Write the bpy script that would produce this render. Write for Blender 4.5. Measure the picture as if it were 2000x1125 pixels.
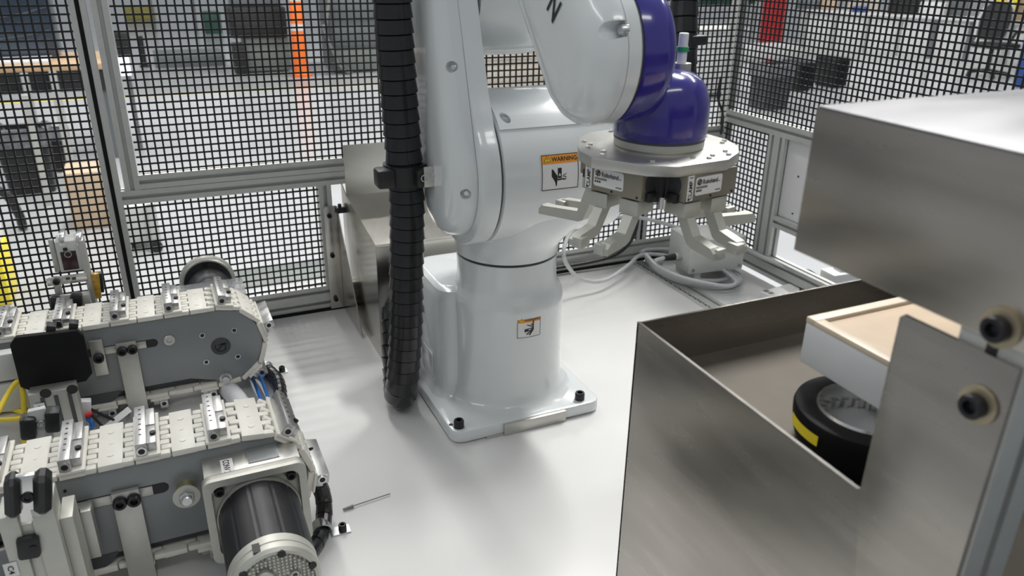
import bpy, bmesh, math, random
from mathutils import Vector, Matrix
random.seed(7)
sc = bpy.context.scene
for o in list(bpy.data.objects): bpy.data.objects.remove(o)
COL = sc.collection
V = Vector
rad = math.radians

# ------------------------------------------------------------------ camera
H = 0.82                                   # camera height above the white table top (z = 0)
FPX, PITCH, YAW, ROLL = 1534.23, rad(23.07), rad(24.503), rad(0.857)
fw = V((math.sin(YAW) * math.cos(PITCH), math.cos(YAW) * math.cos(PITCH), -math.sin(PITCH)))
r0 = V((math.cos(YAW), -math.sin(YAW), 0)); u0 = r0.cross(fw)
RT = math.cos(ROLL) * r0 + math.sin(ROLL) * u0
UP = -math.sin(ROLL) * r0 + math.cos(ROLL) * u0
CAM = V((0, 0, H))
cd = bpy.data.cameras.new('camera'); cam = bpy.data.objects.new('camera', cd); COL.objects.link(cam)
cd.sensor_fit = 'HORIZONTAL'; cd.sensor_width = 36; cd.lens = FPX / 2000 * 36
cd.clip_start = 0.02; cd.clip_end = 200
M = Matrix((RT, UP, -fw)).transposed().to_4x4(); M.translation = CAM
cam.matrix_world = M
sc.camera = cam
cd.dof.use_dof = True; cd.dof.focus_distance = 1.25; cd.dof.aperture_fstop = 7.0

def ray(x, y): return fw + (x - 1000) / FPX * RT - (y - 562.5) / FPX * UP
def onz(x, y, z=0.0): d = ray(x, y); return CAM + d * ((z - H) / d.z)
def ony(x, y, Y): d = ray(x, y); return CAM + d * (Y / d.y)
def onx(x, y, X): d = ray(x, y); return CAM + d * (X / d.x)
ZF = -0.85                                  # factory floor
def fl(x, y): return onz(x, y, ZF)

# ------------------------------------------------------------------ world, lamps, exposure
w = bpy.data.worlds.new('world'); sc.world = w; w.use_nodes = True
w.node_tree.nodes['Background'].inputs[0].default_value = (0.90, 0.95, 1.0, 1)
w.node_tree.nodes['Background'].inputs[1].default_value = 0.36
def lamp(name, loc, sx, sy, power, rotz=0.0, aim=None, col=(1, 0.985, 0.96)):
    l = bpy.data.lights.new(name, 'AREA'); l.shape = 'RECTANGLE'; l.size = sx; l.size_y = sy
    l.energy = power; l.color = col
    o = bpy.data.objects.new(name, l); COL.objects.link(o); o.location = loc
    o.rotation_euler = (0, 0, rotz)
    if aim is not None: o.rotation_euler = (V(aim) - V(loc)).to_track_quat('-Z', 'Y').to_euler()
    return o
lamp('ceiling_lamp', (1.95, 2.0, 2.7), 0.16, 1.2, 84)
lamp('ceiling_lamp', (0.9, 4.0, 2.8), 1.3, 0.16, 32)
lamp('ceiling_lamp', (0.6, -0.6, 2.5), 1.6, 0.25, 12)
lamp('ceiling_lamp', (-2.4, 0.9, 3.0), 0.3, 2.2, 18)
lamp('ceiling_lamp', (0.2, 5.0, 3.6), 0.3, 6.0, 150)
lamp('ceiling_lamp', (4.5, 4.5, 3.6), 0.3, 6.0, 150)
lamp('ceiling_lamp', (1.0, 11.0, 4.2), 9.0, 0.4, 330)
lamp('ceiling_lamp', (9.0, 9.0, 4.2), 9.0, 0.4, 330)
lamp('ceiling_lamp', (-3.0, 7.0, 4.0), 0.4, 6.0, 150)
sc.view_settings.view_transform = 'Standard'; sc.view_settings.look = 'None'
sc.view_settings.gamma = 1.0; sc.view_settings.exposure = 0.0
sc.view_settings.use_curve_mapping = False

# ------------------------------------------------------------------ materials
MATS = {}
def mat(name, col, rough=0.5, metal=0.0, var=0.0, scale=20.0, bump=0.0, coat=0.0, rvar=0.0,
        stretch=None, emit=0.0, trans=0.0, alpha=1.0, detail=3.0, col2=None, spec=0.5, sss=0.0):
    if name in MATS: return MATS[name]
    m = bpy.data.materials.new(name); m.use_nodes = True; nt = m.node_tree
    b = nt.nodes['Principled BSDF']
    b.inputs['Base Color'].default_value = (*col, 1); b.inputs['Roughness'].default_value = rough
    b.inputs['Metallic'].default_value = metal; b.inputs['Coat Weight'].default_value = coat
    b.inputs['Coat Roughness'].default_value = 0.08
    b.inputs['Specular IOR Level'].default_value = spec
    b.inputs['Transmission Weight'].default_value = trans; b.inputs['Alpha'].default_value = alpha
    b.inputs['Subsurface Weight'].default_value = sss
    if sss: b.inputs['Subsurface Radius'].default_value = (.006, .005, .004)
    if emit:
        b.inputs['Emission Color'].default_value = (*col, 1); b.inputs['Emission Strength'].default_value = emit
    tc = nt.nodes.new('ShaderNodeTexCoord'); mp = nt.nodes.new('ShaderNodeMapping')
    nt.links.new(tc.outputs['Object'], mp.inputs['Vector'])
    if stretch: mp.inputs['Scale'].default_value = stretch
    nz = nt.nodes.new('ShaderNodeTexNoise'); nz.inputs['Scale'].default_value = scale
    nz.inputs['Detail'].default_value = detail
    nt.links.new(mp.outputs['Vector'], nz.inputs['Vector'])
    c2 = col2 or tuple(max(0, c * (1 - var)) for c in col)
    cr = nt.nodes.new('ShaderNodeValToRGB')
    cr.color_ramp.elements[0].position = 0.35; cr.color_ramp.elements[1].position = 0.65
    cr.color_ramp.elements[0].color = (*c2, 1); cr.color_ramp.elements[1].color = (*col, 1)
    nt.links.new(nz.outputs['Fac'], cr.inputs['Fac']); nt.links.new(cr.outputs['Color'], b.inputs['Base Color'])
    if rvar:
        mr = nt.nodes.new('ShaderNodeMapRange')
        mr.inputs['To Min'].default_value = max(0.02, rough - rvar); mr.inputs['To Max'].default_value = rough + rvar
        nt.links.new(nz.outputs['Fac'], mr.inputs['Value']); nt.links.new(mr.outputs['Result'], b.inputs['Roughness'])
    if bump:
        bp = nt.nodes.new('ShaderNodeBump'); bp.inputs['Strength'].default_value = bump
        bp.inputs['Distance'].default_value = 0.002
        nt.links.new(nz.outputs['Fac'], bp.inputs['Height']); nt.links.new(bp.outputs['Normal'], b.inputs['Normal'])
    MATS[name] = m
    return m
WHITE = mat('robot white paint', (.70, .735, .74), .22, coat=.6, var=.02, scale=9)
BLUE = mat('robot blue paint', (.022, .014, .235), .2, coat=.8, var=.08, scale=12)
TABLE = mat('white coated table top', (.71, .71, .70), .32, var=.03, scale=3, rvar=.06)
ALU = mat('anodised aluminium profile', (.56, .57, .55), .45, metal=.5, var=.04, scale=60)
ALUB = mat('bright machined aluminium', (.78, .78, .76), .26, metal=.95, var=.06, scale=80)
ALUC = mat('milled aluminium cleat', (.58, .58, .57), .34, metal=.9, var=.1, scale=60)
ALUM = mat('matt machined aluminium', (.56, .555, .52), .40, metal=.8, var=.05, scale=60)
ALUF = mat('bead blasted aluminium', (.55, .55, .50), .48, metal=.6, var=.04, scale=80)
STEEL = mat('brushed stainless steel', (.47, .44, .40), .26, metal=1.0, var=.16, scale=6, rvar=.07, bump=.03, stretch=(1, 1, 6), detail=5)
STEELB = mat('bright stainless steel', (.56, .54, .50), .22, metal=1.0, var=.12, scale=7, rvar=.06, stretch=(1, 1, 5))
BRONZE = mat('hard anodised gripper body', (.27, .25, .20), .38, metal=.6, var=.06, scale=50)
BLACK = mat('black plastic', (.012, .012, .013), .45, var=.2, scale=30)
RUBBER = mat('black rubber', (.016, .016, .018), .38, var=.25, scale=60)
CONDUIT = mat('black glossy conduit', (.014, .014, .016), .2, var=.2, scale=40, rvar=.06)
MATTB = mat('matt black anodised', (.006, .006, .007), .6, spec=.2, var=.2, scale=40)
MESHB = mat('black coated mesh', (.010, .010, .011), .35, var=.2, scale=50)
BOLT = mat('black oxide steel', (.03, .03, .033), .36, metal=.5, var=.2, scale=90)
ZINC = mat('zinc plated steel', (.68, .69, .70), .3, metal=1, var=.1, scale=90)
YZINC = mat('yellow zinc plated steel', (.62, .56, .33), .34, metal=.9, var=.15, scale=60)
TANZ = mat('tarnished washer', (.50, .43, .30), .4, metal=.7, var=.15, scale=60)
GREYP = mat('grey conveyor side plate', (.245, .26, .265), .36, metal=.25, var=.07, scale=5, rvar=.05)
DGREY = mat('dark grey plastic', (.055, .06, .065), .42, var=.1, scale=30)
CHAIN = mat('cream plastic chain', (.78, .76, .69), .42, var=.06, scale=30, sss=.08)
LABELW = mat('white label paper', (.75, .75, .74), .5, var=.03, scale=60)
INK = mat('black ink', (.012, .012, .012), .5)
INKG = mat('grey ink', (.22, .22, .22), .5)
ORANGE = mat('orange label', (.86, .33, .03), .45, var=.04, scale=60)
YELLOW = mat('yellow print', (.85, .70, .03), .45, var=.04, scale=60)
MOTOR = mat('black anodised motor body', (.010, .010, .013), .42, metal=.0, var=.25, scale=90, stretch=(1, .05, 1))
YCAB = mat('yellow cable', (.74, .56, .03), .38, var=.08, scale=60)
GCAB = mat('grey cable', (.52, .53, .54), .4, var=.05, scale=60)
WCAB = mat('white cable', (.7, .71, .72), .4, var=.05, scale=60)
BLUET = mat('blue air tube', (.03, .17, .55), .3, var=.08, scale=60)
REDLENS = mat('dark red lens', (.030, .003, .007), .3, coat=.15, var=.3, scale=20)
WPLA = mat('white plastic block', (.78, .79, .80), .4, var=.03, scale=40)
TAN = mat('tan worn plastic', (.72, .55, .38), .42, var=.18, scale=14)
ENCL = mat('light grey enclosure', (.55, .56, .54), .45, var=.04, scale=30)
FLOORM = mat('glossy pale concrete', (.47, .48, .49), .20, var=.10, scale=.9, rvar=.06, detail=6)
YLINE = mat('yellow floor tape', (.66, .54, .05), .45, var=.1, scale=8)
CLEARP = mat('clear plastic bag', (.75, .76, .78), .18, var=.1, scale=30, trans=.55, alpha=.55)
MAROON = mat('orange safety plastic', (.85, .17, .02), .45, var=.06, scale=6)
REDP = mat('red safety plastic', (.60, .03, .035), .42, var=.1, scale=6)
DESK = mat('white desk laminate', (.66, .66, .66), .4, var=.05, scale=4)
DGREEN = mat('grey green cabinet paint', (.17, .19, .18), .45, var=.08, scale=3)
SLATE = mat('slate grey paint', (.13, .145, .155), .45, var=.1, scale=3)
NAVY = mat('navy blue film', (.022, .04, .065), .25, var=.35, scale=3, coat=.4)
WOOD = mat('pale wood', (.56, .38, .22), .4, var=.2, scale=3, stretch=(1, 6, 6))
CARD = mat('cardboard', (.55, .42, .29), .65, var=.08, scale=10)
BEIGE = mat('beige panel', (.55, .50, .43), .55, var=.05, scale=5)
CHAIRB = mat('black chair fabric', (.022, .024, .025), .75, var=.2, scale=50)
GREEN = mat('green plastic', (.03, .22, .10), .4, var=.1, scale=20)
GREEND = mat('dark green crate', (.03, .10, .07), .5, var=.2, scale=12)
SCREEN = mat('lit monitor screen', (.80, .88, 1.0), .3, emit=.9)
BLUEP = mat('blue painted steel', (.02, .07, .30), .4, var=.1, scale=5)
GREENR = mat('green rubber ring', (.02, .35, .13), .4, var=.1, scale=30)

# ------------------------------------------------------------------ mesh builder
class B:
    def __init__(s): s.v = []; s.f = []
    def add(s, vs, fs):
        n = len(s.v); s.v += [V(v) for v in vs]; s.f += [[i + n for i in f] for f in fs]; return s
    def _bm(s, bm, mtx=None):
        bm.verts.ensure_lookup_table(); bm.verts.index_update()
        vs = [(mtx @ v.co) if mtx else v.co.copy() for v in bm.verts]
        s.add(vs, [[v.index for v in f.verts] for f in bm.faces]); bm.free(); return s
    def box(s, c, d, rot=None, bev=0.0, seg=2):
        bm = bmesh.new(); bmesh.ops.create_cube(bm, size=1)
        bmesh.ops.scale(bm, vec=d, verts=bm.verts)
        if bev: bmesh.ops.bevel(bm, geom=bm.edges[:], offset=bev, segments=seg, affect='EDGES', profile=.5)
        m = Matrix.Translation(c)
        if rot is not None: m = m @ rot.to_4x4()
        return s._bm(bm, m)
    def bx(s, x0, x1, y0, y1, z0, z1, bev=0.0):
        return s.box(((x0 + x1) / 2, (y0 + y1) / 2, (z0 + z1) / 2), (abs(x1 - x0), abs(y1 - y0), abs(z1 - z0)), None, bev)
    def bar(s, p, q, w, h, up=(0, 0, 1), bev=0.0):
        p, q = V(p), V(q); d = (q - p); L = d.length; d.normalize()
        sd = V(up).cross(d)
        if sd.length < 1e-4: sd = V((1, 0, 0)).cross(d)
        sd.normalize(); u = d.cross(sd)
        return s.box((p + q) / 2, (L, w, h), Matrix((d, sd, u)).transposed(), bev)
    def rings(s, rs, cap0=True, cap1=True, closed=True):
        n = len(rs[0]); o = len(s.v)
        for r in rs: s.v += [V(p) for p in r]
        for i in range(len(rs) - 1):
            for j in range(n if closed else n - 1):
                a = o + i * n + j; b_ = o + i * n + (j + 1) % n
                s.f.append([a, b_, b_ + n, a + n])
        if cap0: s.f.append([o + j for j in range(n)][::-1])
        if cap1: s.f.append([o + (len(rs) - 1) * n + j for j in range(n)])
        return s
    def lathe(s, prof, c=(0, 0, 0), axis=(0, 0, 1), n=32, cap0=True, cap1=True, ang=None):
        a = V(axis).normalized(); t = V((1, 0, 0)) if abs(a.x) < .9 else V((0, 1, 0))
        e1 = a.cross(t).normalized(); e2 = a.cross(e1); c = V(c); rs = []
        for r, z in prof:
            rs.append([c + a * z + (e1 * math.cos(2 * math.pi * k / n) + e2 * math.sin(2 * math.pi * k / n)) * r for k in range(n)])
        return s.rings(rs, cap0, cap1)
    def cyl(s, p, q, r, r1=None, n=20, bev=0.0):
        p, q = V(p), V(q); L = (q - p).length; r1 = r if r1 is None else r1
        if bev: pr = [(r - bev, 0), (r, bev), (r1, L - bev), (r1 - bev, L)]
        else: pr = [(r, 0), (r1, L)]
        return s.lathe(pr, p, q - p, n)
    def ring(s, p, q, ro, ri, n=28):
        p, q = V(p), V(q); L = (q - p).length
        return s.lathe([(ri, 0), (ro, 0), (ro, L), (ri, L), (ri, 0)], p, q - p, n, False, False)
    def tube(s, pts, r, n=10, rf=None, cap=True):
        pts = [V(p) for p in pts]; rs = []; nrm = None
        for i, p in enumerate(pts):
            t = (pts[min(i + 1, len(pts) - 1)] - pts[max(i - 1, 0)]).normalized()
            if nrm is None:
                nrm = t.cross(V((0, 0, 1)) if abs(t.z) < .9 else V((1, 0, 0))).normalized()
            nrm = (nrm - t * nrm.dot(t)).normalized(); b_ = t.cross(nrm)
            rr = rf(i) if rf else r
            rs.append([p + (nrm * math.cos(2 * math.pi * k / n) + b_ * math.sin(2 * math.pi * k / n)) * rr for k in range(n)])
        return s.rings(rs, cap, cap)
    def prism(s, poly, o, ux, uy, h, bev=0.0, seg=2, allbev=False):
        o, ux, uy = V(o), V(ux), V(uy); nn = ux.cross(uy).normalized()
        bm = bmesh.new()
        vs = [bm.verts.new(o + ux * a + uy * b_) for a, b_ in poly]
        f = bm.faces.new(vs); r = bmesh.ops.extrude_face_region(bm, geom=[f])
        bmesh.ops.translate(bm, vec=nn * h, verts=[g for g in r['geom'] if isinstance(g, bmesh.types.BMVert)])
        bmesh.ops.recalc_face_normals(bm, faces=bm.faces)
        if bev:
            es = bm.edges[:] if allbev else [e for e in bm.edges if abs((e.verts[0].co - e.verts[1].co).normalized().dot(nn)) < .5]
            bmesh.ops.bevel(bm, geom=es, offset=bev, segments=seg, affect='EDGES', profile=.5)
        return s._bm(bm)
def catmull(pts, k=8):
    pts = [V(p) for p in pts]; P = [pts[0] * 2 - pts[1]] + pts + [pts[-1] * 2 - pts[-2]]; out = []
    for i in range(1, len(P) - 2):
        a, b_, c, d = P[i - 1:i + 3]
        for j in range(k):
            t = j / k
            out.append(.5 * ((2 * b_) + (c - a) * t + (2 * a - 5 * b_ + 4 * c - d) * t * t + (3 * b_ - a - 3 * c + d) * t ** 3))
    out.append(pts[-1]); return out
def resample(pts, step):
    L = [0]
    for a, b_ in zip(pts, pts[1:]): L.append(L[-1] + (b_ - a).length)
    n = max(2, int(L[-1] / step)); out = []; j = 0
    for i in range(n + 1):
        t = L[-1] * i / n
        while j < len(pts) - 2 and L[j + 1] < t: j += 1
        u = (t - L[j]) / max(1e-9, L[j + 1] - L[j]); out.append(pts[j].lerp(pts[j + 1], u))
    return out
def rrect(x0, x1, y0, y1, r, k=5):
    o = []
    for cx, cy, a in ((x1 - r, y0 + r, -90), (x1 - r, y1 - r, 0), (x0 + r, y1 - r, 90), (x0 + r, y0 + r, 180)):
        for i in range(k + 1):
            t = rad(a + 90 * i / k); o.append((cx + r * math.cos(t), cy + r * math.sin(t)))
    return o
def stadium(c0, rA, c1, rB, k=18):
    """convex hull outline of two circles in 2D"""
    c0, c1 = V((*c0, 0)), V((*c1, 0)); d = c1 - c0; L = d.length; th = math.atan2(d.y, d.x)
    ph = math.acos((rA - rB) / L); o = []
    for i in range(k + 1):
        t = th + ph + (2 * math.pi - 2 * ph) * i / k; o.append((c0.x + rA * math.cos(t), c0.y + rA * math.sin(t)))
    for i in range(k + 1):
        t = th - ph + 2 * ph * i / k; o.append((c1.x + rB * math.cos(t), c1.y + rB * math.sin(t)))
    return o

# ------------------------------------------------------------------ object helpers
def root_of(p):
    while p.parent: p = p.parent
    return p
def mesh_from(b, name, m, off=V((0, 0, 0)), ang=35):
    me = bpy.data.meshes.new(name); me.from_pydata([tuple(v - off) for v in b.v], [], b.f); me.update()
    bm = bmesh.new(); bm.from_mesh(me); bmesh.ops.recalc_face_normals(bm, faces=bm.faces); bm.to_mesh(me); bm.free()
    me.polygons.foreach_set('use_smooth', [True] * len(me.polygons)); me.set_sharp_from_angle(angle=rad(ang))
    me.materials.append(m); return me
def obj(name, b, m, parent=None, label=None, ang=35):
    off = V(root_of(parent).location) if parent else V((0, 0, 0))
    if parent is None and b.v:
        lo = V((min(v.x for v in b.v), min(v.y for v in b.v), min(v.z for v in b.v)))
        hi = V((max(v.x for v in b.v), max(v.y for v in b.v), max(v.z for v in b.v)))
        off = V(((lo.x + hi.x) / 2, (lo.y + hi.y) / 2, lo.z))
    o = bpy.data.objects.new(name, mesh_from(b, name, m, off, ang)); COL.objects.link(o)
    if parent: o.parent = parent
    else: o.location = off
    if label: o['label'] = label
    return o
def cut(o, cb):
    """subtract the closed shape cb (world coordinates) from mesh object o"""
    off = V(root_of(o).location) if o.parent else V(o.location)
    c = bpy.data.objects.new('cutter', mesh_from(cb, 'cutter', o.data.materials[0], off)); COL.objects.link(c)
    base = bpy.data.objects.new('base', o.data); COL.objects.link(base)
    md = base.modifiers.new('b', 'BOOLEAN'); md.operation = 'DIFFERENCE'; md.object = c; md.solver = 'EXACT'
    dg = bpy.context.evaluated_depsgraph_get(); me = bpy.data.meshes.new_from_object(base.evaluated_get(dg))
    bpy.data.objects.remove(base); bpy.data.objects.remove(c)
    if len(me.polygons) > 10:
        me.polygons.foreach_set('use_smooth', [True] * len(me.polygons)); me.set_sharp_from_angle(angle=rad(35)); o.data = me
def hit(o, px, py):
    """where the line of sight of a photo pixel meets mesh object o"""
    from mathutils.bvhtree import BVHTree
    off = V(root_of(o).location) if o.parent else V(o.location)
    tr = BVHTree.FromPolygons([v.co + off for v in o.data.vertices], [list(p.vertices) for p in o.data.polygons])
    d = ray(px, py).normalized(); loc, nrm, _, _ = tr.ray_cast(CAM, d)
    if nrm is None: return None, None
    return loc, (nrm if nrm.dot(d) < 0 else -nrm)
def inst(name, me, parent, mtx):
    o = bpy.data.objects.new(name, me); COL.objects.link(o); o.parent = parent; o.matrix_local = mtx; return o
def thing(name, label, cat, loc, group=None):
    o = bpy.data.objects.new(name, None); COL.objects.link(o); o.location = loc; o.empty_display_size = .02
    o['label'] = label; o['category'] = cat
    if group: o['group'] = group
    return o
def tag(o, label, cat, group=None, kind=None):
    o['label'] = label; o['category'] = cat
    if group: o['group'] = group
    if kind: o['kind'] = kind
    return o
def struct(o): o['kind'] = 'structure'; return o
_tc = {}
def text_mesh(s, size):
    if s not in _tc:
        c = bpy.data.curves.new('t', 'FONT'); c.body = s; c.size = 1; c.align_x = 'LEFT'; c.resolution_u = 3; c.offset = .018
        o = bpy.data.objects.new('t', c); COL.objects.link(o)
        dg = bpy.context.evaluated_depsgraph_get(); me = o.evaluated_get(dg).to_mesh()
        vs = [v.co.copy() for v in me.vertices]; fs = [list(p.vertices) for p in me.polygons]
        o.evaluated_get(dg).to_mesh_clear(); bpy.data.objects.remove(o); bpy.data.curves.remove(c)
        x0 = min(v.x for v in vs); x1 = max(v.x for v in vs); y0 = min(v.y for v in vs); y1 = max(v.y for v in vs)
        _tc[s] = ([((v.x - x0), (v.y - y0)) for v in vs], fs, x1 - x0, y1 - y0)
    return _tc[s]
def dtext(b, s, fn, u0, v0, width=None, height=None, rot=0, h=.0006):
    """flat lettering laid on a surface map fn(u,v,h); fitted to a box of width x height from (u0,v0)"""
    vs, fs, W, Hh = text_mesh(s, 1)
    if width and height: sx, sy = width / W, height / Hh
    elif width: sx = sy = width / W
    else: sx = sy = height / Hh
    c, sn = math.cos(rot), math.sin(rot)
    b.add([fn(u0 + (x * sx) * c - (y * sy) * sn, v0 + (x * sx) * sn + (y * sy) * c, h) for x, y in vs], fs); return b
def dpoly(b, poly, fn, h=.0006): b.add([fn(u, v, h) for u, v in poly], [list(range(len(poly)))]); return b
def drect(b, u0, u1, v0, v1, fn, h=.0004, nu=8, nv=8):
    g = [[fn(u0 + (u1 - u0) * i / nu, v0 + (v1 - v0) * j / nv, h) for i in range(nu + 1)] for j in range(nv + 1)]
    b.add([p for r in g for p in r], [[j * (nu + 1) + i, j * (nu + 1) + i + 1, (j + 1) * (nu + 1) + i + 1, (j + 1) * (nu + 1) + i] for j in range(nv) for i in range(nu)]); return b
def plane_fn(o, ux, uy):
    o, ux, uy = V(o), V(ux).normalized(), V(uy).normalized(); n = ux.cross(uy)
    return lambda u, v, h: o + ux * u + uy * v + n * h
def capbolt(p, d, r, h, parent, name='bolt', m=None, hexr=.55, label=None):
    """socket head cap screw with a sunk hexagon"""
    p, d = V(p), V(d).normalized(); b = B()
    b.lathe([(r, 0), (r, h * .85), (r * .9, h), (r * hexr, h)], p, d, 20, True, False)
    b.lathe([(r * hexr, h), (r * hexr * .95, h * .45)], p, d, 6, False, True)
    return obj(name, b, m or BOLT, parent, label)
def hexbolt(p, d, r, h, parent, m=None, washer=0, name='bolt'):
    p, d = V(p), V(d).normalized(); b = B()
    b.lathe([(r, 0), (r, h * .8), (r * .85, h)], p, d, 6)
    o = obj(name, b, m or ZINC, parent)
    if washer: obj('washer', B().cyl(p - d * .002, p + d * .0008, washer, n=24), m or ZINC, o)
    return o
S = .015                                    # half size of the 30 mm profile
def profile_poly(a=S, b_=S, slots=(1, 1, 1, 1), n2=1):
    g, dpt = .0041, .009
    pts = []
    def side(p, q, on):
        p, q = V((*p, 0)), V((*q, 0)); d = (q - p).normalized(); n = V((-d.y, d.x, 0)); pts.append(p)
        if on:
            L = (q - p).length; cs = [L / 2] if n2 == 1 or L < .045 else [L / 4, 3 * L / 4]
            for c in cs:
                pts.extend([p + d * (c - g), p + d * (c - g) + n * .002, p + d * (c - .007) + n * .003, p + d * (c - .004) + n * dpt,
                            p + d * (c + .004) + n * dpt, p + d * (c + .007) + n * .003, p + d * (c + g) + n * .002, p + d * (c + g)])
    side((-a, -b_), (a, -b_), slots[0]); side((a, -b_), (a, b_), slots[1]); side((a, b_), (-a, b_), slots[2]); side((-a, b_), (-a, -b_), slots[3])
    return [(p.x, p.y) for p in pts]
def extr(name, p, q, parent=None, a=S, b_=S, n2=1, m=None, up=None):
    """aluminium T-slot profile from p to q (axis aligned)"""
    p, q = V(p), V(q); d = (q - p).normalized()
    if abs(d.z) > .9: ux, uy = V((1, 0, 0)), V((0, 1, 0))
    elif abs(d.x) > .9: ux, uy = V((0, 1, 0)), V((0, 0, 1))
    else: ux, uy = V((0, 0, 1)), V((1, 0, 0))
    poly = profile_poly(a, b_, n2=n2); b = B(); rs = [[e + ux * x + uy * y for x, y in poly] for e in (p, q)]
    b.rings(rs); return obj(name, b, m or ALU, parent, ang=20)
PITCHM = .0157
def mesh_panel(p, ux, W, Hh, parent, u_off=0.0, v_off=0.0):
    """black wire grid: p lower corner, ux horizontal direction, vertical is z"""
    p, ux = V(p), V(ux).normalized(); n = ux.cross(V((0, 0, 1))); b = B()
    wv, dv = .0037, .0024
    us = []; t = u_off
    while t < W: us.append(t); t += PITCHM
    vs = []; t = v_off
    while t < Hh: vs.append(t); t += PITCHM
    for u in us: b.bar(p + ux * u, p + ux * u + V((0, 0, Hh)), wv, dv, up=n)
    for v in vs: b.bar(p + V((0, 0, v)) + n * .0008, p + ux * W + V((0, 0, v)) + n * .0008, wv, dv, up=(0, 0, 1)) if False else b.bar(p + V((0, 0, v)) + n * .001, p + ux * W + V((0, 0, v)) + n * .001, dv, wv)
    k = .0040
    for u in us:                                # rounded corners where the strands cross
        for v in vs:
            c = p + ux * u + V((0, 0, v)) - n * .0002
            q = [c + ux * k, c + V((0, 0, k)), c - ux * k, c - V((0, 0, k))]
            b.add(q + [x + n * .0016 for x in q], [[0, 1, 2, 3], [7, 6, 5, 4], [0, 4, 5, 1], [1, 5, 6, 2], [2, 6, 7, 3], [3, 7, 4, 0]])
    o = obj('wire_mesh', b, MESHB, parent, ang=30); o['kind'] = 'stuff'; o['label'] = 'black coated square wire mesh'
    return o

# ================================================================== THE SETTING
struct(obj('floor', B().bx(-40, 45, -12, 10.85, ZF - .05, ZF), FLOORM))
struct(obj('floor', B().bx(-40, 45, 13.3, 60, ZF - .05, ZF), FLOORM))
struct(obj('floor', B().bx(-40, 45, 10.85, 13.3, ZF - .05, ZF), mat('worn grey aisle concrete', (.30, .31, .31), .28, var=.15, scale=.7, rvar=.08, detail=6)))
YB = 1.812                                   # centre plane of the back fence (front face 1.797)
XR = 1.493                                   # centre plane of the right fence (front face 1.478)

# ---- work table
t = thing('work_table', 'white topped machine table on aluminium profile legs under the robot', 'table', (.4, .95, ZF))
obj('tabletop', B().bx(-.85, 1.195, .05, 1.795, -.018, 0, .001), TABLE, t, 'white coated table panel')
obj('tabletop', B().bx(1.255, 1.463, .05, 1.795, -.018, 0, .001), TABLE, t)
extr('frame_rail', (1.225, .05, -.0135), (1.225, 1.797, -.0135), t, .015, .03, 2)
b = B()
for k in range(46):
    b.box((1.2105, 1.77 - k * .022, .0005), (.0045, .0035, .003))
    b.box((1.2145, 1.76 - k * .022, .0005), (.003, .0025, .003))
obj('drilled_strip', B().bx(1.2065, 1.2145, .3, 1.79, -.004, .0006), ALUB, t)
obj('slot_marks', b, DGREY, t)['kind'] = 'stuff'
extr('frame_rail', (-.85, .065, -.045), (1.463, .065, -.045), t); extr('frame_rail', (-.85, 1.78, -.045), (1.463, 1.78, -.045), t)
for x in (-.83, 1.2):
    for y in (.09, 1.76): extr('leg', (x, y, ZF), (x, y, -.03), t)
obj('gap_strip', B().bx(-.85, 1.463, 1.7935, 1.7965, 0, .008), MATTB, t, 'black strip drawn in for the dark gap under the fence rail')  # black strip stands in for the dark gap between rail and table

# ---- back fence
f = thing('safety_fence', 'long aluminium profile safety fence with black wire mesh behind the robot', 'fence', (.6, YB, ZF))
extr('post', (-.1055, YB, ZF), (-.1055, YB, 1.25), f)
obj('slot_cover', B().bx(-.1095, -.1015, 1.7965, 1.799, -.1, 1.25), MATTB, f, 'black slot cover strip')
extr('post', (-.067, YB, .347), (-.067, YB, 1.25), f)
extr('post', (XR, YB, ZF), (XR, YB, 1.25), f)
extr('rail', (-.052, YB, .3625), (XR - S, YB, .3625), f)
extr('rail', (-.0905, YB, .3315), (XR - S, YB, .3315), f)
extr('rail', (-.85, YB, .036), (XR - S, YB, .036), f, .015, .029, 2)
extr('post', (.335, YB, .065), (.335, YB, .3165), f)
pp = ony(1254, 440, 1.797)
extr('post', (pp.x, YB, .065), (pp.x, YB, .3165), f)
extr('post', (-.82, YB, ZF), (-.82, YB, 1.25), f)
mesh_panel((-.05, 1.800, .3775), (1, 0, 0), 1.527, .86, f, .009, .0075)
mesh_panel((-.0905, 1.800, .064), (1, 0, 0), .411, .253, f, .008, .009)
mesh_panel((.72, 1.800, .064), (1, 0, 0), .757, .253, f, .004, .009)
mesh_panel((-.805, 1.800, .064), (1, 0, 0), .685, 1.18, f, .006, .009)

# ---- right fence
f = thing('safety_fence', 'aluminium profile safety fence with black mesh and white lower panel on the chute side', 'fence', (XR, 1.0, ZF))
extr('rail', (XR, 1.797, .406), (XR, .15, .406), f, .017, .015)
extr('rail', (XR, 1.797, .034), (XR, .15, .034), f, .029, .015, 2)
extr('post', (XR, 1.582, .063), (XR, 1.582, .389), f, .015, .03, 2)
extr('post', (XR, .165, ZF), (XR, .165, 1.25), f)
extr('rail', (XR, 1.552, .165), (XR, .18, .165), f)
obj('panel', B().bx(1.492, 1.496, .18, 1.552, .18, .389), DESK, f, 'white sheet panel')
b = B()
for k in range(9): b.cyl((1.4905, 1.50 - k * .05, .2 + .0), (1.4925, 1.50 - k * .05, .2), .0025, n=8); b.cyl((1.4905, 1.50 - k * .05, .30), (1.4925, 1.50 - k * .05, .30), .0025, n=8)
obj('panel_screws', b, BOLT, f)['kind'] = 'stuff'
mesh_panel((1.481, 1.797, .423), (0, -1, 0), 1.6, .82, f, .008, .010)
mesh_panel((1.481, 1.797, .064), (0, -1, 0), .185, .325, f, .008, .008)

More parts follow.
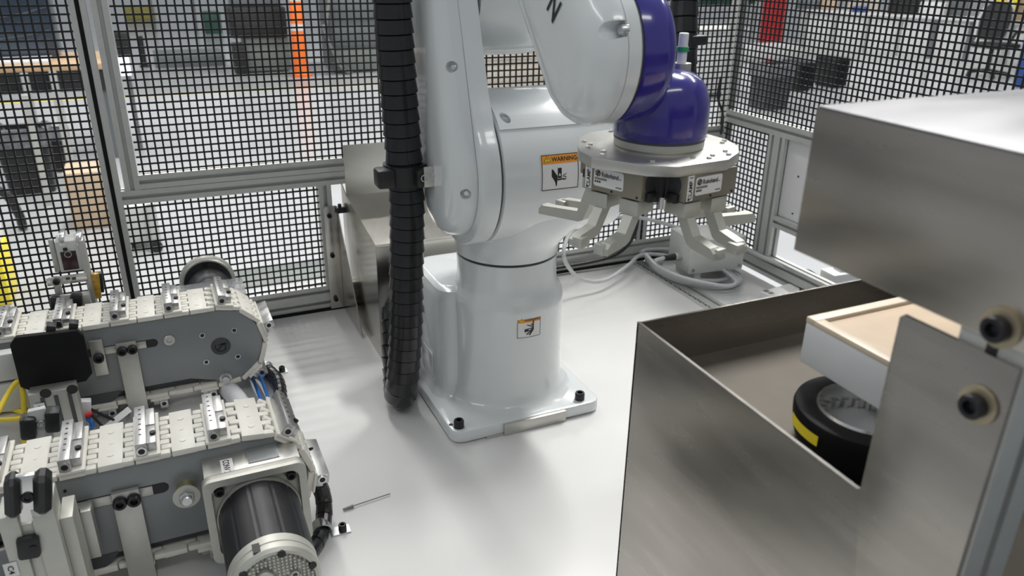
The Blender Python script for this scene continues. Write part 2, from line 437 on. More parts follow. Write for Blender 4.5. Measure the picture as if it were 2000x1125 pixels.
# ================================================================== ROBOT
AX, AY = .566, 1.268                         # base axis on the table
rb = thing('robot_arm', 'glossy white six-axis robot arm with a blue wrist bolted to the table', 'robot arm', (AX, AY, 0))
plate = rrect(.402, .708, 1.126, 1.47, .022)
obj('base_plate', B().prism(plate, (0, 0, .002), (1, 0, 0), (0, 1, 0), .024, .004), WHITE, rb)
obj('machined_pad', B().bx(.500, .628, 1.1205, 1.14, .0, .0235, .001), ALUM, rb, 'bare machined locating pad')
obj('locating_foot', B().bx(.466, .500, 1.123, 1.14, .0, .004, .0005), ALUM, rb)
b = B(); prof = [(.135, .024), (.122, .029), (.114, .038), (.1095, .055), (.1075, .09), (.1070, .2), (.1085, .216), (.1088, .224), (.1075, .232),
                 (.1035, .2405), (.0985, .2475), (.0955, .2545), (.0945, .266), (.0945, .3065)]
b.lathe(prof, (AX, AY, 0), (0, 0, 1), 72); obj('base_column', b, WHITE, rb)
obj('joint_seam', B().cyl((AX, AY, .3), (AX, AY, .314), .0922, n=64), DGREY, rb, 'dark joint gap')
# connector box behind the column
def cbox(z0, z1, ins):
    return [(x, y, z) for (x, y) in rrect(.424 + ins, .62, 1.255 + ins, 1.455 - ins, .03 - ins * .5) for z in (z1,)]
b = B(); rs = []
for z, ins in ((.024, -.012), (.032, -.004), (.045, 0), (.225, .004), (.240, .008), (.246, .016), (.247, .022)):
    rs.append([(x, y, z) for x, y in rrect(.424 + ins, .62, 1.252 + ins, 1.46 - ins, .034)])
b.rings(rs); obj('connector_box', b, WHITE, rb)
cb = B().bx(.4215, .4265, 1.385, 1.45, .06, .20, .002); obj('connector_panel', cb, DGREY, rb, 'dark connector panel')
fn = plane_fn((.4268, 1.372, .165), (0, -1, 0), (0, 0, 1))
b = B(); dtext(b, 'CE', fn, 0, 0, height=.014); obj('ce_mark', b, INK, rb)
b = B(); b.ring((.4272, 1.368, .135), (.4262, 1.368, .135), .006, .0045); obj('red_symbol', b, REDP, rb, 'red round symbol')
obj('service_cover', B().prism(rrect(-.03, .03, -.028, .028, .008), (.424, 1.325, .075), (0, -1, 0), (0, 0, 1), -.0 + .003, .001), WHITE, rb)
for x, y in ((.4195, 1.144), (.669, 1.144), (.669, 1.45), (.4195, 1.45)):
    capbolt((x, y, .026), (0, 0, 1), .0094, .0155, rb)
    obj('washer', B().cyl((x, y, .0255), (x, y, .0275), .0105, n=24), ZINC, rb)
obj('dowel_hole', B().cyl((.409, 1.157, .0255), (.409, 1.157, .0265), .004, n=16), DGREY, rb)

# turret and shoulder
J2Y, J2Z, R2 = 1.222, .483, .128
def sell(cx, cy, z, a, c, p=2.6, n=56):
    o = []
    for k in range(n):
        t = 2 * math.pi * k / n; x, y = math.cos(t), math.sin(t)
        o.append((cx + a * math.copysign(abs(x) ** (2 / p), x), cy + c * math.copysign(abs(y) ** (2 / p), y), z))
    return o
b = B(); b.rings([sell(AX, AY, .3125, .0965, .0965, 2), sell(AX, AY, .33, .098, .098, 2), sell(.570, 1.26, .35, .103, .104, 2.1), sell(.580, 1.25, .375, .113, .113, 2.3),
                  sell(.594, 1.238, .405, .128, .12, 2.6), sell(.602, 1.23, .44, .132, .122, 3), sell(.602, 1.226, .48, .13, .122, 3.2)])
obj('turret', b, WHITE, rb)
b = B(); b.lathe([(R2 - .006, 0), (R2, .004), (R2, .235), (R2 - .012, .25), (R2 - .03, .256)], (.482, J2Y, J2Z), (1, 0, 0), 80)
obj('shoulder_housing', b, WHITE, rb)
# raised top cover of the shoulder with a step line
def arc(r, a0, a1, x, k=24): return [(x, J2Y - r * math.cos(rad(a0 + (a1 - a0) * i / k)), J2Z + r * math.sin(rad(a0 + (a1 - a0) * i / k))) for i in range(k + 1)]
b = B(); ro, ri = R2 + .0022, R2 - .002
rs = [arc(ro, 40, 130, x) + arc(ri, 130, 40, x) for x in (.4865, .73)]
b.rings(rs); sh = obj('top_cover', b, WHITE, rb)
def sh_hit0(px, py):
    d = ray(px, py); oy, oz = CAM.y - J2Y, CAM.z - J2Z
    A = d.y ** 2 + d.z ** 2; Bq = 2 * (oy * d.y + oz * d.z); Cq = oy * oy + oz * oz - R2 * R2
    return CAM + d * ((-Bq - math.sqrt(max(0, Bq * Bq - 4 * A * Cq))) / (2 * A))
def cyl_fn(x0, ang0, R):                      # u along X, v up around the shoulder cylinder
    return lambda u, v, h: V((x0 + u, J2Y - (R + h) * math.cos(ang0 + v / R), J2Z + (R + h) * math.sin(ang0 + v / R)))
sh_obj = [o for o in COL.objects if o.name == 'shoulder_housing'][0]
pk0 = sh_hit0(994, 240); cutter = B().lathe([(.0075, -.003), (.0075, .03)], pk0 + V((0, .004, -.006)), (-.35, .1, 1), 20)
cut(sh, cutter); cut(sh_obj, cutter)
obj('bolt', B().lathe([(.0045, 0), (.0045, .004), (.003, .0055)], pk0 + V((0, .004, -.009)), (-.35, .1, 1), 12), ZINC, sh)
obj('joint_gap', B().cyl((.4785, J2Y, J2Z), (.4825, J2Y, J2Z), R2 - .0035, n=72), DGREY, rb, 'dark joint gap')
# lower arm: leaning back, rounded outer cover with sunk screws
E2 = V((0, J2Y + .44 * math.sin(rad(14)), J2Z + .44 * math.cos(rad(14))))
def arm_ring(x, ins, k=26):
    return [(x, y, z) for y, z in stadium((J2Y - .004, J2Z - .003), .106 - ins, (E2.y, E2.z), .080 - ins, k)]
b = B(); b.rings([arm_ring(.404, .055), arm_ring(.4045, .040), arm_ring(.407, .026), arm_ring(.412, .0145), arm_ring(.4195, .006), arm_ring(.429, .0015), arm_ring(.441, 0), arm_ring(.4455, 0)])
cov = obj('lower_arm_cover', b, WHITE, rb)
b = B(); b.rings([arm_ring(.4455, .0015), arm_ring(.4465, .0015)]); obj('cover_seam', b, ENCL, rb)
def arm_body(x, ins=0.0, n=120):
    """outline around the shoulder joint: hub circle blended into the leaning arm"""
    st_ = stadium((J2Y - .004, J2Z - .003), .106, (E2.y, E2.z), .080, 40); up_ = rad(90 - 14); o = []
    for k in range(n):
        th = up_ + 2 * math.pi * k / n; d = (math.cos(th), math.sin(th)); best = 0
        for (a, b1), (c, d1) in zip(st_, st_[1:] + st_[:1]):
            ex_, ey_ = c - a, d1 - b1; den = d[0] * ey_ - d[1] * ex_
            if abs(den) < 1e-12: continue
            t1 = ((a - J2Y) * ey_ - (b1 - J2Z) * ex_) / den; u1_ = ((a - J2Y) * d[1] - (b1 - J2Z) * d[0]) / den
            if t1 > 0 and -1e-6 <= u1_ <= 1 + 1e-6: best = max(best, t1)
        kk = .016; hb = R2; m1 = max(best, hb); r_ = m1 + kk * math.log(math.exp((best - m1) / kk) + math.exp((hb - m1) / kk)) - kk * .12 if abs(best - hb) < .06 else m1
        if best < hb - .004: r_ = hb + max(0, r_ - hb) * .0
        o.append((x, J2Y + d[0] * (r_ - ins), J2Z + d[1] * (r_ - ins)))
    return o
def smooth_ring(x, ins=0.0):
    o = arm_body(x, ins); n = len(o); rr = [math.hypot(p[1] - J2Y, p[2] - J2Z) for p in o]
    for _ in range(6): rr = [.25 * rr[i - 1] + .5 * rr[i] + .25 * rr[(i + 1) % n] if (3 < i < n - 3 and rr[i] < .2) else rr[i] for i in range(n)]
    return [(x, J2Y + (p[1] - J2Y) * r_ / math.hypot(p[1] - J2Y, p[2] - J2Z), J2Z + (p[2] - J2Z) * r_ / math.hypot(p[1] - J2Y, p[2] - J2Z)) for p, r_ in zip(o, rr)]
b = B(); b.rings([smooth_ring(.4465, .004), smooth_ring(.4475, .0015), smooth_ring(.4500, 0), smooth_ring(.4785, 0)]); obj('lower_arm', b, WHITE, rb)
def recess(o, px, py, r=.0088, depth=.008, lean=V((-.6, 0, 0))):
    """screw sunk in a half-open milled pocket"""
    loc, n = hit(o, px, py)
    if loc is None: return
    d = (n + lean).normalized(); c = loc - n * depth
    cut(o, B().lathe([(r, 0), (r, .05)], c, d, 24))
    obj('screw', B().lathe([(.0050, -.002), (.0050, .003), (.0036, .0042)], c, d, 12), ZINC, o)
for px, py in ((886, 130), (914, 380)): recess(cov, px, py)
for px, py in ((935, 291), (939, 327)):
    c = ony(px, py, J2Y - R2 * .93)
    obj('tapped_hole', B().cyl(onx(px, py, .462) + V((-.002, .003, 0)), onx(px, py, .462) + V((.0012, -.0018, 0)), .0032, n=12), DGREY, rb)
# elbow housing above, seen from below
b = B(); rs = []
for x, ins in ((.484, 0), (.60, 0), (.65, .006), (.675, .02), (.685, .04)):
    rs.append([(x, y, z) for y, z in stadium((1.315, .785), .128 - ins, (1.33, .93), .13 - ins, 24)])
b.rings(rs); obj('elbow_housing', b, WHITE, rb)
# forearm
J5 = (.807, .719); FD = rad(46)
E5 = (J5[0] + .46 * math.cos(FD), J5[1] + .46 * math.sin(FD))
def fore(x, ins, k=26, rA=.0830, rB=.074): return [(x, y, z) for y, z in stadium(J5, rA - ins, E5, rB - ins, k)]
b = B(); b.rings([fore(.4235, .055), fore(.424, .042), fore(.4265, .029), fore(.4315, .0165), fore(.439, .0075), fore(.447, .0022), fore(.454, 0), fore(.4595, 0)])
fa = obj('forearm', b, WHITE, rb)
b = B(); b.rings([fore(.4595, .0016), fore(.4605, .0016)]); obj('forearm_seam', b, ENCL, rb)
b = B(); b.rings([fore(.4605, 0), fore(.476, 0), fore(.479, .003)]); obj('forearm_side_cover', b, WHITE, rb)
fc = onx(1213, 62, .459)
rdir = V((0, fc.y - J5[0], fc.z - J5[1])).normalized(); fc = V((.4598, J5[0] + rdir.y * .078, J5[1] + rdir.z * .078))
cut(fa, B().lathe([(.0098, -.002), (.0098, .04)], fc, V((-1, 0, 0)), 24))
obj('screw', B().lathe([(.0062, -.002), (.0062, .004), (.0045, .0065)], fc, (-1, 0, 0), 12), ZINC, fa)
lo_ = onx(1068, 17, .4232); ln = plane_fn(lo_, (0, -.73, -.68), (0, -.68, .73)); b = B(); dtext(b, 'N', ln, 0, 0, height=.030, width=.022, h=.0006); obj('lettering', b, INK, fa)
# blue wrist
WX, WY = .5645, .807
obj('wrist_gap', B().cyl((.478, J5[0], J5[1]), (.4825, J5[0], J5[1]), .079, n=64), DGREY, rb)
b = B(); prof = [(.0800, 0), (.0812, .003), (.0815, .027), (.0795, .037), (.074, .044), (.064, .0485), (.048, .050)]
b.lathe(prof, (.482, J5[0], J5[1]), (1, 0, 0), 72); wb = obj('wrist_joint', b, BLUE, rb, 'blue painted wrist joint')
b = B(); cz = .617
b.rings([sell(WX, WY, cz, .0565, .0565, 2), sell(WX, WY, cz + .003, .0575, .0575, 2), sell(WX, WY, .648, .0575, .0575, 2), sell(WX, WY, .663, .056, .056, 2),
         sell(WX, WY, .676, .0515, .0515, 2), sell(WX, WY, .686, .044, .044, 2), sell(WX, WY, .692, .034, .034, 2), sell(WX, WY, .6955, .02, .02, 2), sell(WX, WY, .6965, .006, .006, 2)])
obj('wrist_body', b, BLUE, rb, 'blue painted wrist body')
b = B(); b.lathe([(.054, 0), (.0555, .002), (.0555, .010), (.0535, .012)], (WX, WY, .604), (0, 0, 1), 64); obj('tool_flange', b, ALUM, rb)
obj('flange_gap', B().cyl((WX, WY, .614), (WX, WY, .619), .056, n=48), DGREY, rb)
ft = ony(1333, 100, WY + .01)
obj('air_fitting', B().cyl((ft.x, ft.y, .695), (ft.x, ft.y, .735), .0058, n=14, bev=.0008), WPLA, rb, 'white air fitting')
obj('fitting_ring', B().ring((ft.x, ft.y, .7135), (ft.x, ft.y, .719), .0072, .005), GREENR, rb, 'green ring')
obj('fitting_base', B().cyl((ft.x, ft.y, .690), (ft.x, ft.y, .7), .012, n=20), ALUM, rb)
b = B()
for i, (u, v) in enumerate(((1262, 65), (1268, 70), (1275, 68), (1264, 92), (1272, 98), (1284, 118), (1275, 140), (1280, 135))):
    pass
# warning labels (orange band, triangle, lettering, pictogram)
def warning(fn, W, Hh, parent, kind):
    lb = obj('warning_label', drect(B(), 0, W, 0, Hh, fn, .0003, 12, 12), LABELW, parent, 'white and orange warning label')
    e = W * .018; hb = Hh * .27
    b = B()
    for a in ((e, W - e, e, e * 2), (e, W - e, Hh - e * 2, Hh - e), (e, e * 2, e, Hh - e), (W - e * 2, W - e, e, Hh - e)): drect(b, *a, fn, .0006, 10, 10)
    obj('label_border', b, INK, lb)
    obj('label_band', drect(B(), e * 2, W - e * 2, Hh - hb, Hh - e * 2, fn, .0006, 12, 3), ORANGE, lb)
    b = B(); cx, cy, s = W * .17, Hh - hb * .58, hb * .36
    tri = lambda k: [(cx + s * k * math.sin(rad(a)) * 1.15, cy + s * k * math.cos(rad(a))) for a in (240, 120, 0)]
    dpoly(b, tri(1.12), fn, .0008); obj('triangle_outline', b, INK, lb)
    b = B(); dpoly(b, tri(.9), fn, .0010); obj('triangle', b, YELLOW, lb)
    b = B(); dpoly(b, [(cx - s * .08, cy - s * .1), (cx + s * .08, cy - s * .1), (cx + s * .1, cy + s * .5), (cx - s * .1, cy + s * .5)], fn, .0012)
    dpoly(b, [(cx - s * .08, cy - s * .34), (cx + s * .08, cy - s * .34), (cx + s * .08, cy - s * .2), (cx - s * .08, cy - s * .2)], fn, .0012)
    dtext(b, 'WARNING', fn, W * .28, Hh - hb * .78, width=W * .66, height=hb * .44, h=.0010)
    obj('lettering', b, INK, lb)
    b = B(); q = lambda *ps: dpoly(b, [(W * x, Hh * y) for x, y in ps], fn, .0009)
    if kind == 'hand':
        q((.27, .40), (.27, .58), (.30, .585), (.42, .40), (.42, .36), (.42, .31), (.41, .20), (.41, .14), (.39, .12), (.36, .24))
        q((.43, .34), (.53, .34), (.53, .61), (.43, .61))
        q((.42, .315), (.42, .28), (.50, .28), (.56, .30), (.56, .325))
        q((.55, .30), (.58, .275), (.65, .29), (.66, .315), (.61, .31), (.57, .33))
        q((.555, .36), (.62, .36), (.66, .325), (.65, .365), (.61, .385))
        q((.555, .375), (.56, .405), (.66, .465), (.665, .455))
    else:
        q((.30, .28), (.30, .42), (.60, .46), (.60, .33))
        q((.62, .34), (.68, .36), (.68, .80), (.63, .80), (.63, .56), (.60, .48))
        q((.60, .55), (.60, .50), (.39, .60), (.40, .64))
        q((.68, .36), (.62, .40), (.47, .12), (.53, .11))
        q((.59, .30), (.56, .34), (.36, .18), (.40, .15))
        b2 = [(.60 * W + .035 * W * math.cos(t * .5236), .615 * Hh + .035 * W * math.sin(t * .5236)) for t in range(12)]
        dpoly(b, b2, fn, .0009)
    obj('pictogram', b, INK, lb)
    b = B()
    if kind == 'hand': dpoly(b, [(W * x, Hh * y) for x, y in ((.48, .38), (.51, .43), (.49, .43), (.49, .47), (.465, .47), (.465, .43), (.445, .43))], fn, .0012)
    else: dpoly(b, [(W * x, Hh * y) for x, y in ((.46, .365), (.56, .38), (.56, .42), (.46, .405))], fn, .0012)
    obj('arrow_mark', b, LABELW, lb)
# label on the column
lc = onz(1009, 661, .1); la = math.atan2(ony(1009, 661, AY - .09).y - AY, ony(1009, 661, AY - .09).x - AX)
def col_fn(ang0, z0, R): return lambda u, v, h: V((AX + (R + h) * math.cos(ang0 + u / R), AY + (R + h) * math.sin(ang0 + u / R), z0 + v))
def col_hit(px, py, R):
    d = ray(px, py); o = CAM; ox, oy = o.x - AX, o.y - AY
    A = d.x ** 2 + d.y ** 2; Bq = 2 * (ox * d.x + oy * d.y); Cq = ox * ox + oy * oy - R * R
    tt = (-Bq - math.sqrt(max(0, Bq * Bq - 4 * A * Cq))) / (2 * A); return o + d * tt
p1, p2, p3 = col_hit(1009, 662, .107), col_hit(1055, 654, .107), col_hit(1009, 621, .107)
an1 = math.atan2(p1.y - AY, p1.x - AX); an2 = math.atan2(p2.y - AY, p2.x - AX)
warning(col_fn(an1, p1.z, .1073), (an2 - an1) * .1073, p3.z - p1.z, rb, 'body')
# label on the shoulder
def sh_hit(px, py, R):
    d = ray(px, py); o = CAM; oy, oz = o.y - J2Y, o.z - J2Z
    A = d.y ** 2 + d.z ** 2; Bq = 2 * (oy * d.y + oz * d.z); Cq = oy * oy + oz * oz - R * R
    tt = (-Bq - math.sqrt(max(0, Bq * Bq - 4 * A * Cq))) / (2 * A); return o + d * tt
p1, p3 = sh_hit(1056, 375, R2 + .0005), sh_hit(1058, 302, R2 + .0005)
av = lambda p: math.atan2(p.z - J2Z, J2Y - p.y)
Hl = (av(p3) - av(p1)) * R2
warning(cyl_fn(p1.x, av(p1), R2 + .0004), Hl * 1.15, Hl, rb, 'hand')

# ================================================================== GRIPPER TOOL
gt = thing('gripper_tool', 'silver plate tool carrying four bead blasted finger clamps under the blue wrist', 'gripper', (WX, WY, .45))
oc = []
for a, r in ((163, .102), (176, .1075), (194, .1135), (230, .1095), (248, .108), (290, .0995), (315, .098), (336, .100), (357, .1015), (16, .103), (38, .104), (58, .103), (78, .101), (96, .101), (115, .1055), (138, .101)):
    oc.append((r * math.cos(rad(a)), r * math.sin(rad(a))))
gp = obj('mounting_plate', B().prism(oc, (WX, WY, .591), (1, 0, 0), (0, 1, 0), .013, .0012), ALUM, gt, 'flat machined mounting plate')
for a, r in ((232, .090), (248, .088), (195, .098), (187, .085), (268, .075), (280, .084), (290, .078), (302, .090), (312, .082), (345, .084), (352, .092), (12, .086), (170, .092), (160, .085), (150, .092), (100, .09)):
    x, y = WX + r * math.cos(rad(a)), WY + r * math.sin(rad(a))
    obj('screw', B().cyl((x, y, .6035), (x, y, .6062), .0032, n=12), ALUB, gp)
clamps = []
def finger(c, n, t, sgn, parent, ex_=0.0, dz=0.0, back_=0.0):
    """bent gripper finger: block, slanting blade, horizontal foot with hooked tip"""
    prof = [(0.004, .556), (.032, .556), (.032, .540), (.046, .518), (.074 + ex_, .512), (.080 + ex_, .507), (.080 + ex_, .499), (.043, .5035), (.036, .507), (.016, .538), (.004, .540)]
    prof = [(a, z if z > .53 else z - dz) for a, z in prof]
    o = c + t * (sgn * .022) - t * .0065
    b = B(); b.prism([(a, z) for a, z in prof], V((o.x, o.y, 0)), n, (0, 0, 1), -.013, .0008) if False else None
    b = B(); w_ = .013
    rs = [[V((o.x, o.y, 0)) + n * (a - .030 - back_) + V((0, 0, z)) + t * k for a, z in prof] for k in (0, w_)]
    b.rings(rs); fo = obj('finger', b, ALUF, parent, 'pale machined gripper finger', ang=25)
    tp = V((o.x, o.y, 0)) + n * (.043 + ex_ - back_) + t * (w_ / 2 - sgn * .006) + V((0, 0, .5045 - dz))
    obj('finger_tip', B().box(tp, (.016, .014, .013), Matrix((n, t, V((0, 0, 1)))).transposed(), .001), ALUF, fo)
    mb = V((o.x, o.y, 0)) + n * (-.012 - back_) + t * (w_ / 2) + V((0, 0, .547))
    obj('finger_block', B().box(mb, (.034, .026, .018), Matrix((n, t, V((0, 0, 1)))).transposed(), .001), ALUF, fo)
for k, (ang, lab) in enumerate(((203, 'CLAMP 2'), (279, 'CLAMP 1'), (9, None), (113, None))):
    n = V((math.cos(rad(ang)), math.sin(rad(ang)), 0)); t = V((0, 0, 1)).cross(n)      # t runs to the viewer's right on the face
    fcx = V((WX, WY, 0)) + n * (.0935 if lab else .088)
    Mr = Matrix((t, n, V((0, 0, 1)))).transposed()
    cb = obj('clamp_body', B().box(fcx - n * .022 + V((0, 0, .5755)), (.083, .044, .033), Mr, .0012), BRONZE, gt, 'bronze anodised clamp body')
    for sg in (-1, 1):
        obj('jaw_bearing', B().cyl(fcx - n * .018 + t * sg * .0412 + V((0, 0, .577)), fcx - n * .018 + t * sg * .0422 + V((0, 0, .577)), .011, n=24), DGREY, cb)
        obj('jaw_key', B().box(fcx - n * .016 + t * sg * .044 + V((0, 0, .562)), (.008, .014, .011), Mr, .001), BLACK, cb)
        obj('set_screw', B().cyl(fcx + t * sg * .036 + V((0, 0, .5625)), fcx + t * sg * .036 + V((0, 0, .5625)) + n * .0006, .0015, n=10), BOLT, cb)
    obj('set_screw', B().cyl(fcx + V((0, 0, .5625)), fcx + V((0, 0, .5625)) + n * .0006, .0015, n=10), BOLT, cb)
    for sg in (-1, 1): finger(fcx, n, t, sg, gt, 0 if lab else .034, 0 if lab else .016, .0095 if lab else .004)
    if lab:
        fn = plane_fn(fcx + V((0, 0, .574)), t, (0, 0, 1))
        sl = obj('clamp_label', drect(B(), -.0395, -.0295, -.0135, .0165, fn, .0004, 2, 2), LABELW, gt, 'white strip label')
        b = B(); dtext(b, lab, fn, -.0315, -.0118, width=.0265, height=.0056, rot=math.pi / 2, h=.0008); obj('lettering', b, INK, sl)
        nl = obj('name_label', dpoly(B(), rrect(-.0265, .0165, -.0085, .0130, .003), fn, .0004), LABELW, gt, 'white maker label')
        fn0 = fn; fn = (lambda f_: (lambda u, v, h: f_(u, v + .0018, h)))(fn0)
        b = B()
        gear = []
        for q in range(40):
            rr = .0042 if q % 4 < 2 else .0034; gear.append((-.0205 + rr * math.cos(q * math.pi / 20), .0055 + rr * math.sin(q * math.pi / 20)))
        dpoly(b, gear, fn, .0008)
        dtext(b, 'Robohand', fn, -.0150, .0022, width=.024, height=.0058, h=.0008)
        dtext(b, 'Inc.', fn, .0098, .0026, width=.0040, height=.0016, h=.0008)
        for i in range(9): drect(b, -.0248 + i * .002, -.0237 + i * .002, -.0022, .0004, fn, .0008, 1, 1)
        for i in range(3): drect(b, -.0248 + i * .0032, -.0226 + i * .0032, -.0058, -.0034, fn, .0008, 1, 1)
        drect(b, .006, .0145, -.0075, -.0065, fn, .0008, 1, 1)
        obj('lettering', b, INK, nl)
        b = B()
        for q in (0, 2, 3, 5): a = q * math.pi / 3; dpoly(b, [(-.0205 + .0026 * math.cos(a + d), .0055 + .0026 * math.sin(a + d)) for d in (-.25, .25)] + [(-.0205 + .0008 * math.cos(a), .0055 + .0008 * math.sin(a))], fn, .0011)
        obj('gear_emblem', b, LABELW, nl)
# dark pneumatic manifold between the clamps
obj('hub_block', B().cyl((WX, WY, .556), (WX, WY, .5915), .058, n=28), BLACK, gt)
for a in (241, 236, 247):
    x, y = WX + .072 * math.cos(rad(a)), WY + .072 * math.sin(rad(a))
    obj('air_elbow', B().cyl((x, y, .552), (x, y, .589), .0085, n=14, bev=.002), BLACK, gt)
obj('air_fitting', B().cyl((WX - .036, WY - .07, .546), (WX - .036, WY - .07, .56), .005, n=12), ALUB, gt)

# ================================================================== CABLE CONDUITS
def conduit(pts, r, step, seg_n=16, lip=.06):
    """flexible conduit of overlapping cups"""
    P = resample(catmull(pts, 14), .002); L = .002 * (len(P) - 1); ns = max(2, int(L / step)); Q = []; R = []
    for i in range(ns):
        for fr, k in ((0.0, -.9), (.07, -.15), (.45, .25), (.80, .75), (.96, 1.0)):
            t_ = (i + fr) / ns * (len(P) - 1); a = int(t_); Q.append(P[a].lerp(P[min(a + 1, len(P) - 1)], t_ - a)); R.append(r * (1 + lip * k))
    return B().tube(Q, r, seg_n, lambda i: R[i])
cpts = [(.372, 1.262, 1.02), (.362, 1.258, .86), (.3615, 1.256, .74), (.366, 1.256, .60), (.371, 1.258, .48), (.372, 1.258, .40), (.366, 1.256, .30), (.360, 1.254, .19),
        (.352, 1.256, .10), (.349, 1.264, .055), (.352, 1.285, .034), (.360, 1.32, .034), (.366, 1.345, .06), (.372, 1.365, .11), (.384, 1.395, .16), (.418, 1.414, .18)]
ct = thing('cable_conduit', 'thick black segmented conduit hanging beside the white robot arm', 'conduit', (.36, 1.26, 0))
obj('conduit_hose', conduit(cpts, .0292, .0225, 28, .075), CONDUIT, ct, ang=14)
cz0 = ony(790, 338, 1.256)
b = B(); b.ring((.371, 1.257, cz0.z - .017), (.371, 1.257, cz0.z + .017), .0365, .029)
cl = obj('conduit_clamp', b, BLACK, ct, 'black plastic conduit clamp')
ce_ = ony(751, 347, 1.245); obj('clamp_ear', B().box(ce_, (.030, .034, .032), None, .005), BLACK, cl)
obj('clamp_ear', B().box((.392, 1.222, cz0.z), (.030, .03, .030), None, .004), BLACK, cl)
obj('clamp_plate', B().box((.402, 1.2035, cz0.z + .004), (.030, .003, .034), None, .0006), ALUM, ct, 'bare metal clamp plate')
b = B(); b.ring((.387, 1.2030, cz0.z + .003), (.387, 1.2010, cz0.z + .003), .0062, .0042); b.ring((.405, 1.2030, cz0.z + .005), (.405, 1.2010, cz0.z + .005), .0062, .003); obj('clamp_screw', b, ZINC, ct)
wp = [ony(1342, -60, 1.02), ony(1336, 20, 1.01), ony(1334, 100, 1.0), ony(1332, 185, 1.0), ony(1320, 270, .98)]
c2 = thing('cable_conduit', 'black corrugated conduit dropping behind the blue wrist', 'conduit', wp[2])
obj('conduit_hose', conduit([wp[0], wp[1], wp[2], wp[3]], .0205, .02, 18, .06), CONDUIT, c2, ang=14)
p = ony(1358, 78, .99)
obj('conduit_clamp', B().box(p, (.028, .022, .014), None, .003), BLACK, c2)

# ================================================================== BACK CHUTE (stainless, at the fence)
bc = thing('outfeed_chute', 'small folded stainless chute passing through the fence behind the conduit', 'chute', (.5, 1.64, 0))
x0, x1 = .372, .72
side = [(1.492, .0), (1.492, .263), (1.74, .300), (1.79, .322), (1.79, .0)]
def sheet(poly, x, th=.0025): return B().prism(poly, (x, 0, 0), (0, 1, 0), (0, 0, 1), th)
obj('side_plate', sheet(side, x0), STEELB, bc)
obj('side_plate', sheet(side, x1 - .0025), STEELB, bc)
obj('front_plate', B().bx(x0, x1, 1.4915, 1.494, .0, .263), STEELB, bc)
b = B(); prf = [(1.4895, .262), (1.493, .2665), (1.742, .3035), (1.742, .3005), (1.495, .2635), (1.4925, .260)]
b.prism(prf, (x0, 0, 0), (0, 1, 0), (0, 0, 1), x1 - x0); obj('sloped_top', b, STEELB, bc)
obj('back_plate', B().bx(x0, x1, 1.7395, 1.742, .301, .42), STEELB, bc)
br = obj('mounting_bracket', B().prism([(.326, .005), (.362, .005), (.362, .262), (.356, .268), (.332, .268), (.326, .262)], (0, 1.794, 0), (1, 0, 0), (0, 0, 1), .003, .0006), STEELB, bc, 'flat drilled bracket strip')
for z in (.03, .145, .245): capbolt((.339, 1.7905, z), (0, -1, 0), .0056, .007, br)
b = B(); b.prism([(1.79, .004), (1.79, .262), (1.612, .006), (1.612, .002)], (.3585, 0, 0), (0, 1, 0), (0, 0, 1), .0022)
obj('side_flap', b, STEELB, bc, 'bent triangular sheet flap')
obj('corner_profile', B().bx(.362, .374, 1.60, 1.612, .0, .16), BLACK, bc) if False else None
hx = ony(658, 388, 1.79)
capbolt((hx.x + .004, 1.785, hx.z - .020), (0, 0, 1), .0045, .008, bc)
obj('hinge_block', B().bx(hx.x - .004, x0 + .01, 1.780, 1.79, hx.z - .034, hx.z - .020, .001), BOLT, bc)

# ================================================================== CONVEYORS
PC, PZ, PR = .049, .118, .080                # drive pulley centre, chain mid radius
LPITCH = .0446; NL = 42
LST = (NL * LPITCH - 2 * math.pi * PR) / 2   # straight length
W = .108
def loop(s):
    """arc length -> x, z, angle of travel (0 on the top strand)"""
    per = NL * LPITCH; s = s % per; arcL = math.pi * PR
    if s < arcL: a = s / PR; return PC + PR * math.sin(a), PZ + PR * math.cos(a), a
    s -= arcL
    if s < LST: return PC - s, PZ - PR, math.pi
    s -= LST
    if s < arcL: a = s / PR + math.pi; return PC - LST + PR * math.sin(a), PZ + PR * math.cos(a), a
    s -= arcL
    return PC - LST + s, PZ + PR, 0.0
def link_mesh():
    b = B()
    b.bx(-.0150, .0150, .0015, .1065, -.004, .0048, .0010)
    def fing(xa, xb, y):
        b.box(((xa + xb) / 2, y, .0), (abs(xb - xa), .0118, .0088), None, .0026)
    for y in (.0075, .0327, .0579, .0831): fing(.010, .0282, y)
    for y in (.0201, .0453, .0705, .0957): fing(-.0282, -.010, y)
    b.cyl((0, .025, .0046), (0, .025, .0056), .0042, n=12); b.cyl((0, .083, .0046), (0, .083, .0056), .0042, n=12); b.cyl((0, .054, .0046), (0, .054, .0053), .0026, n=10)
    return mesh_from(b, 'chain_link', CHAIN)
LINK = link_mesh()
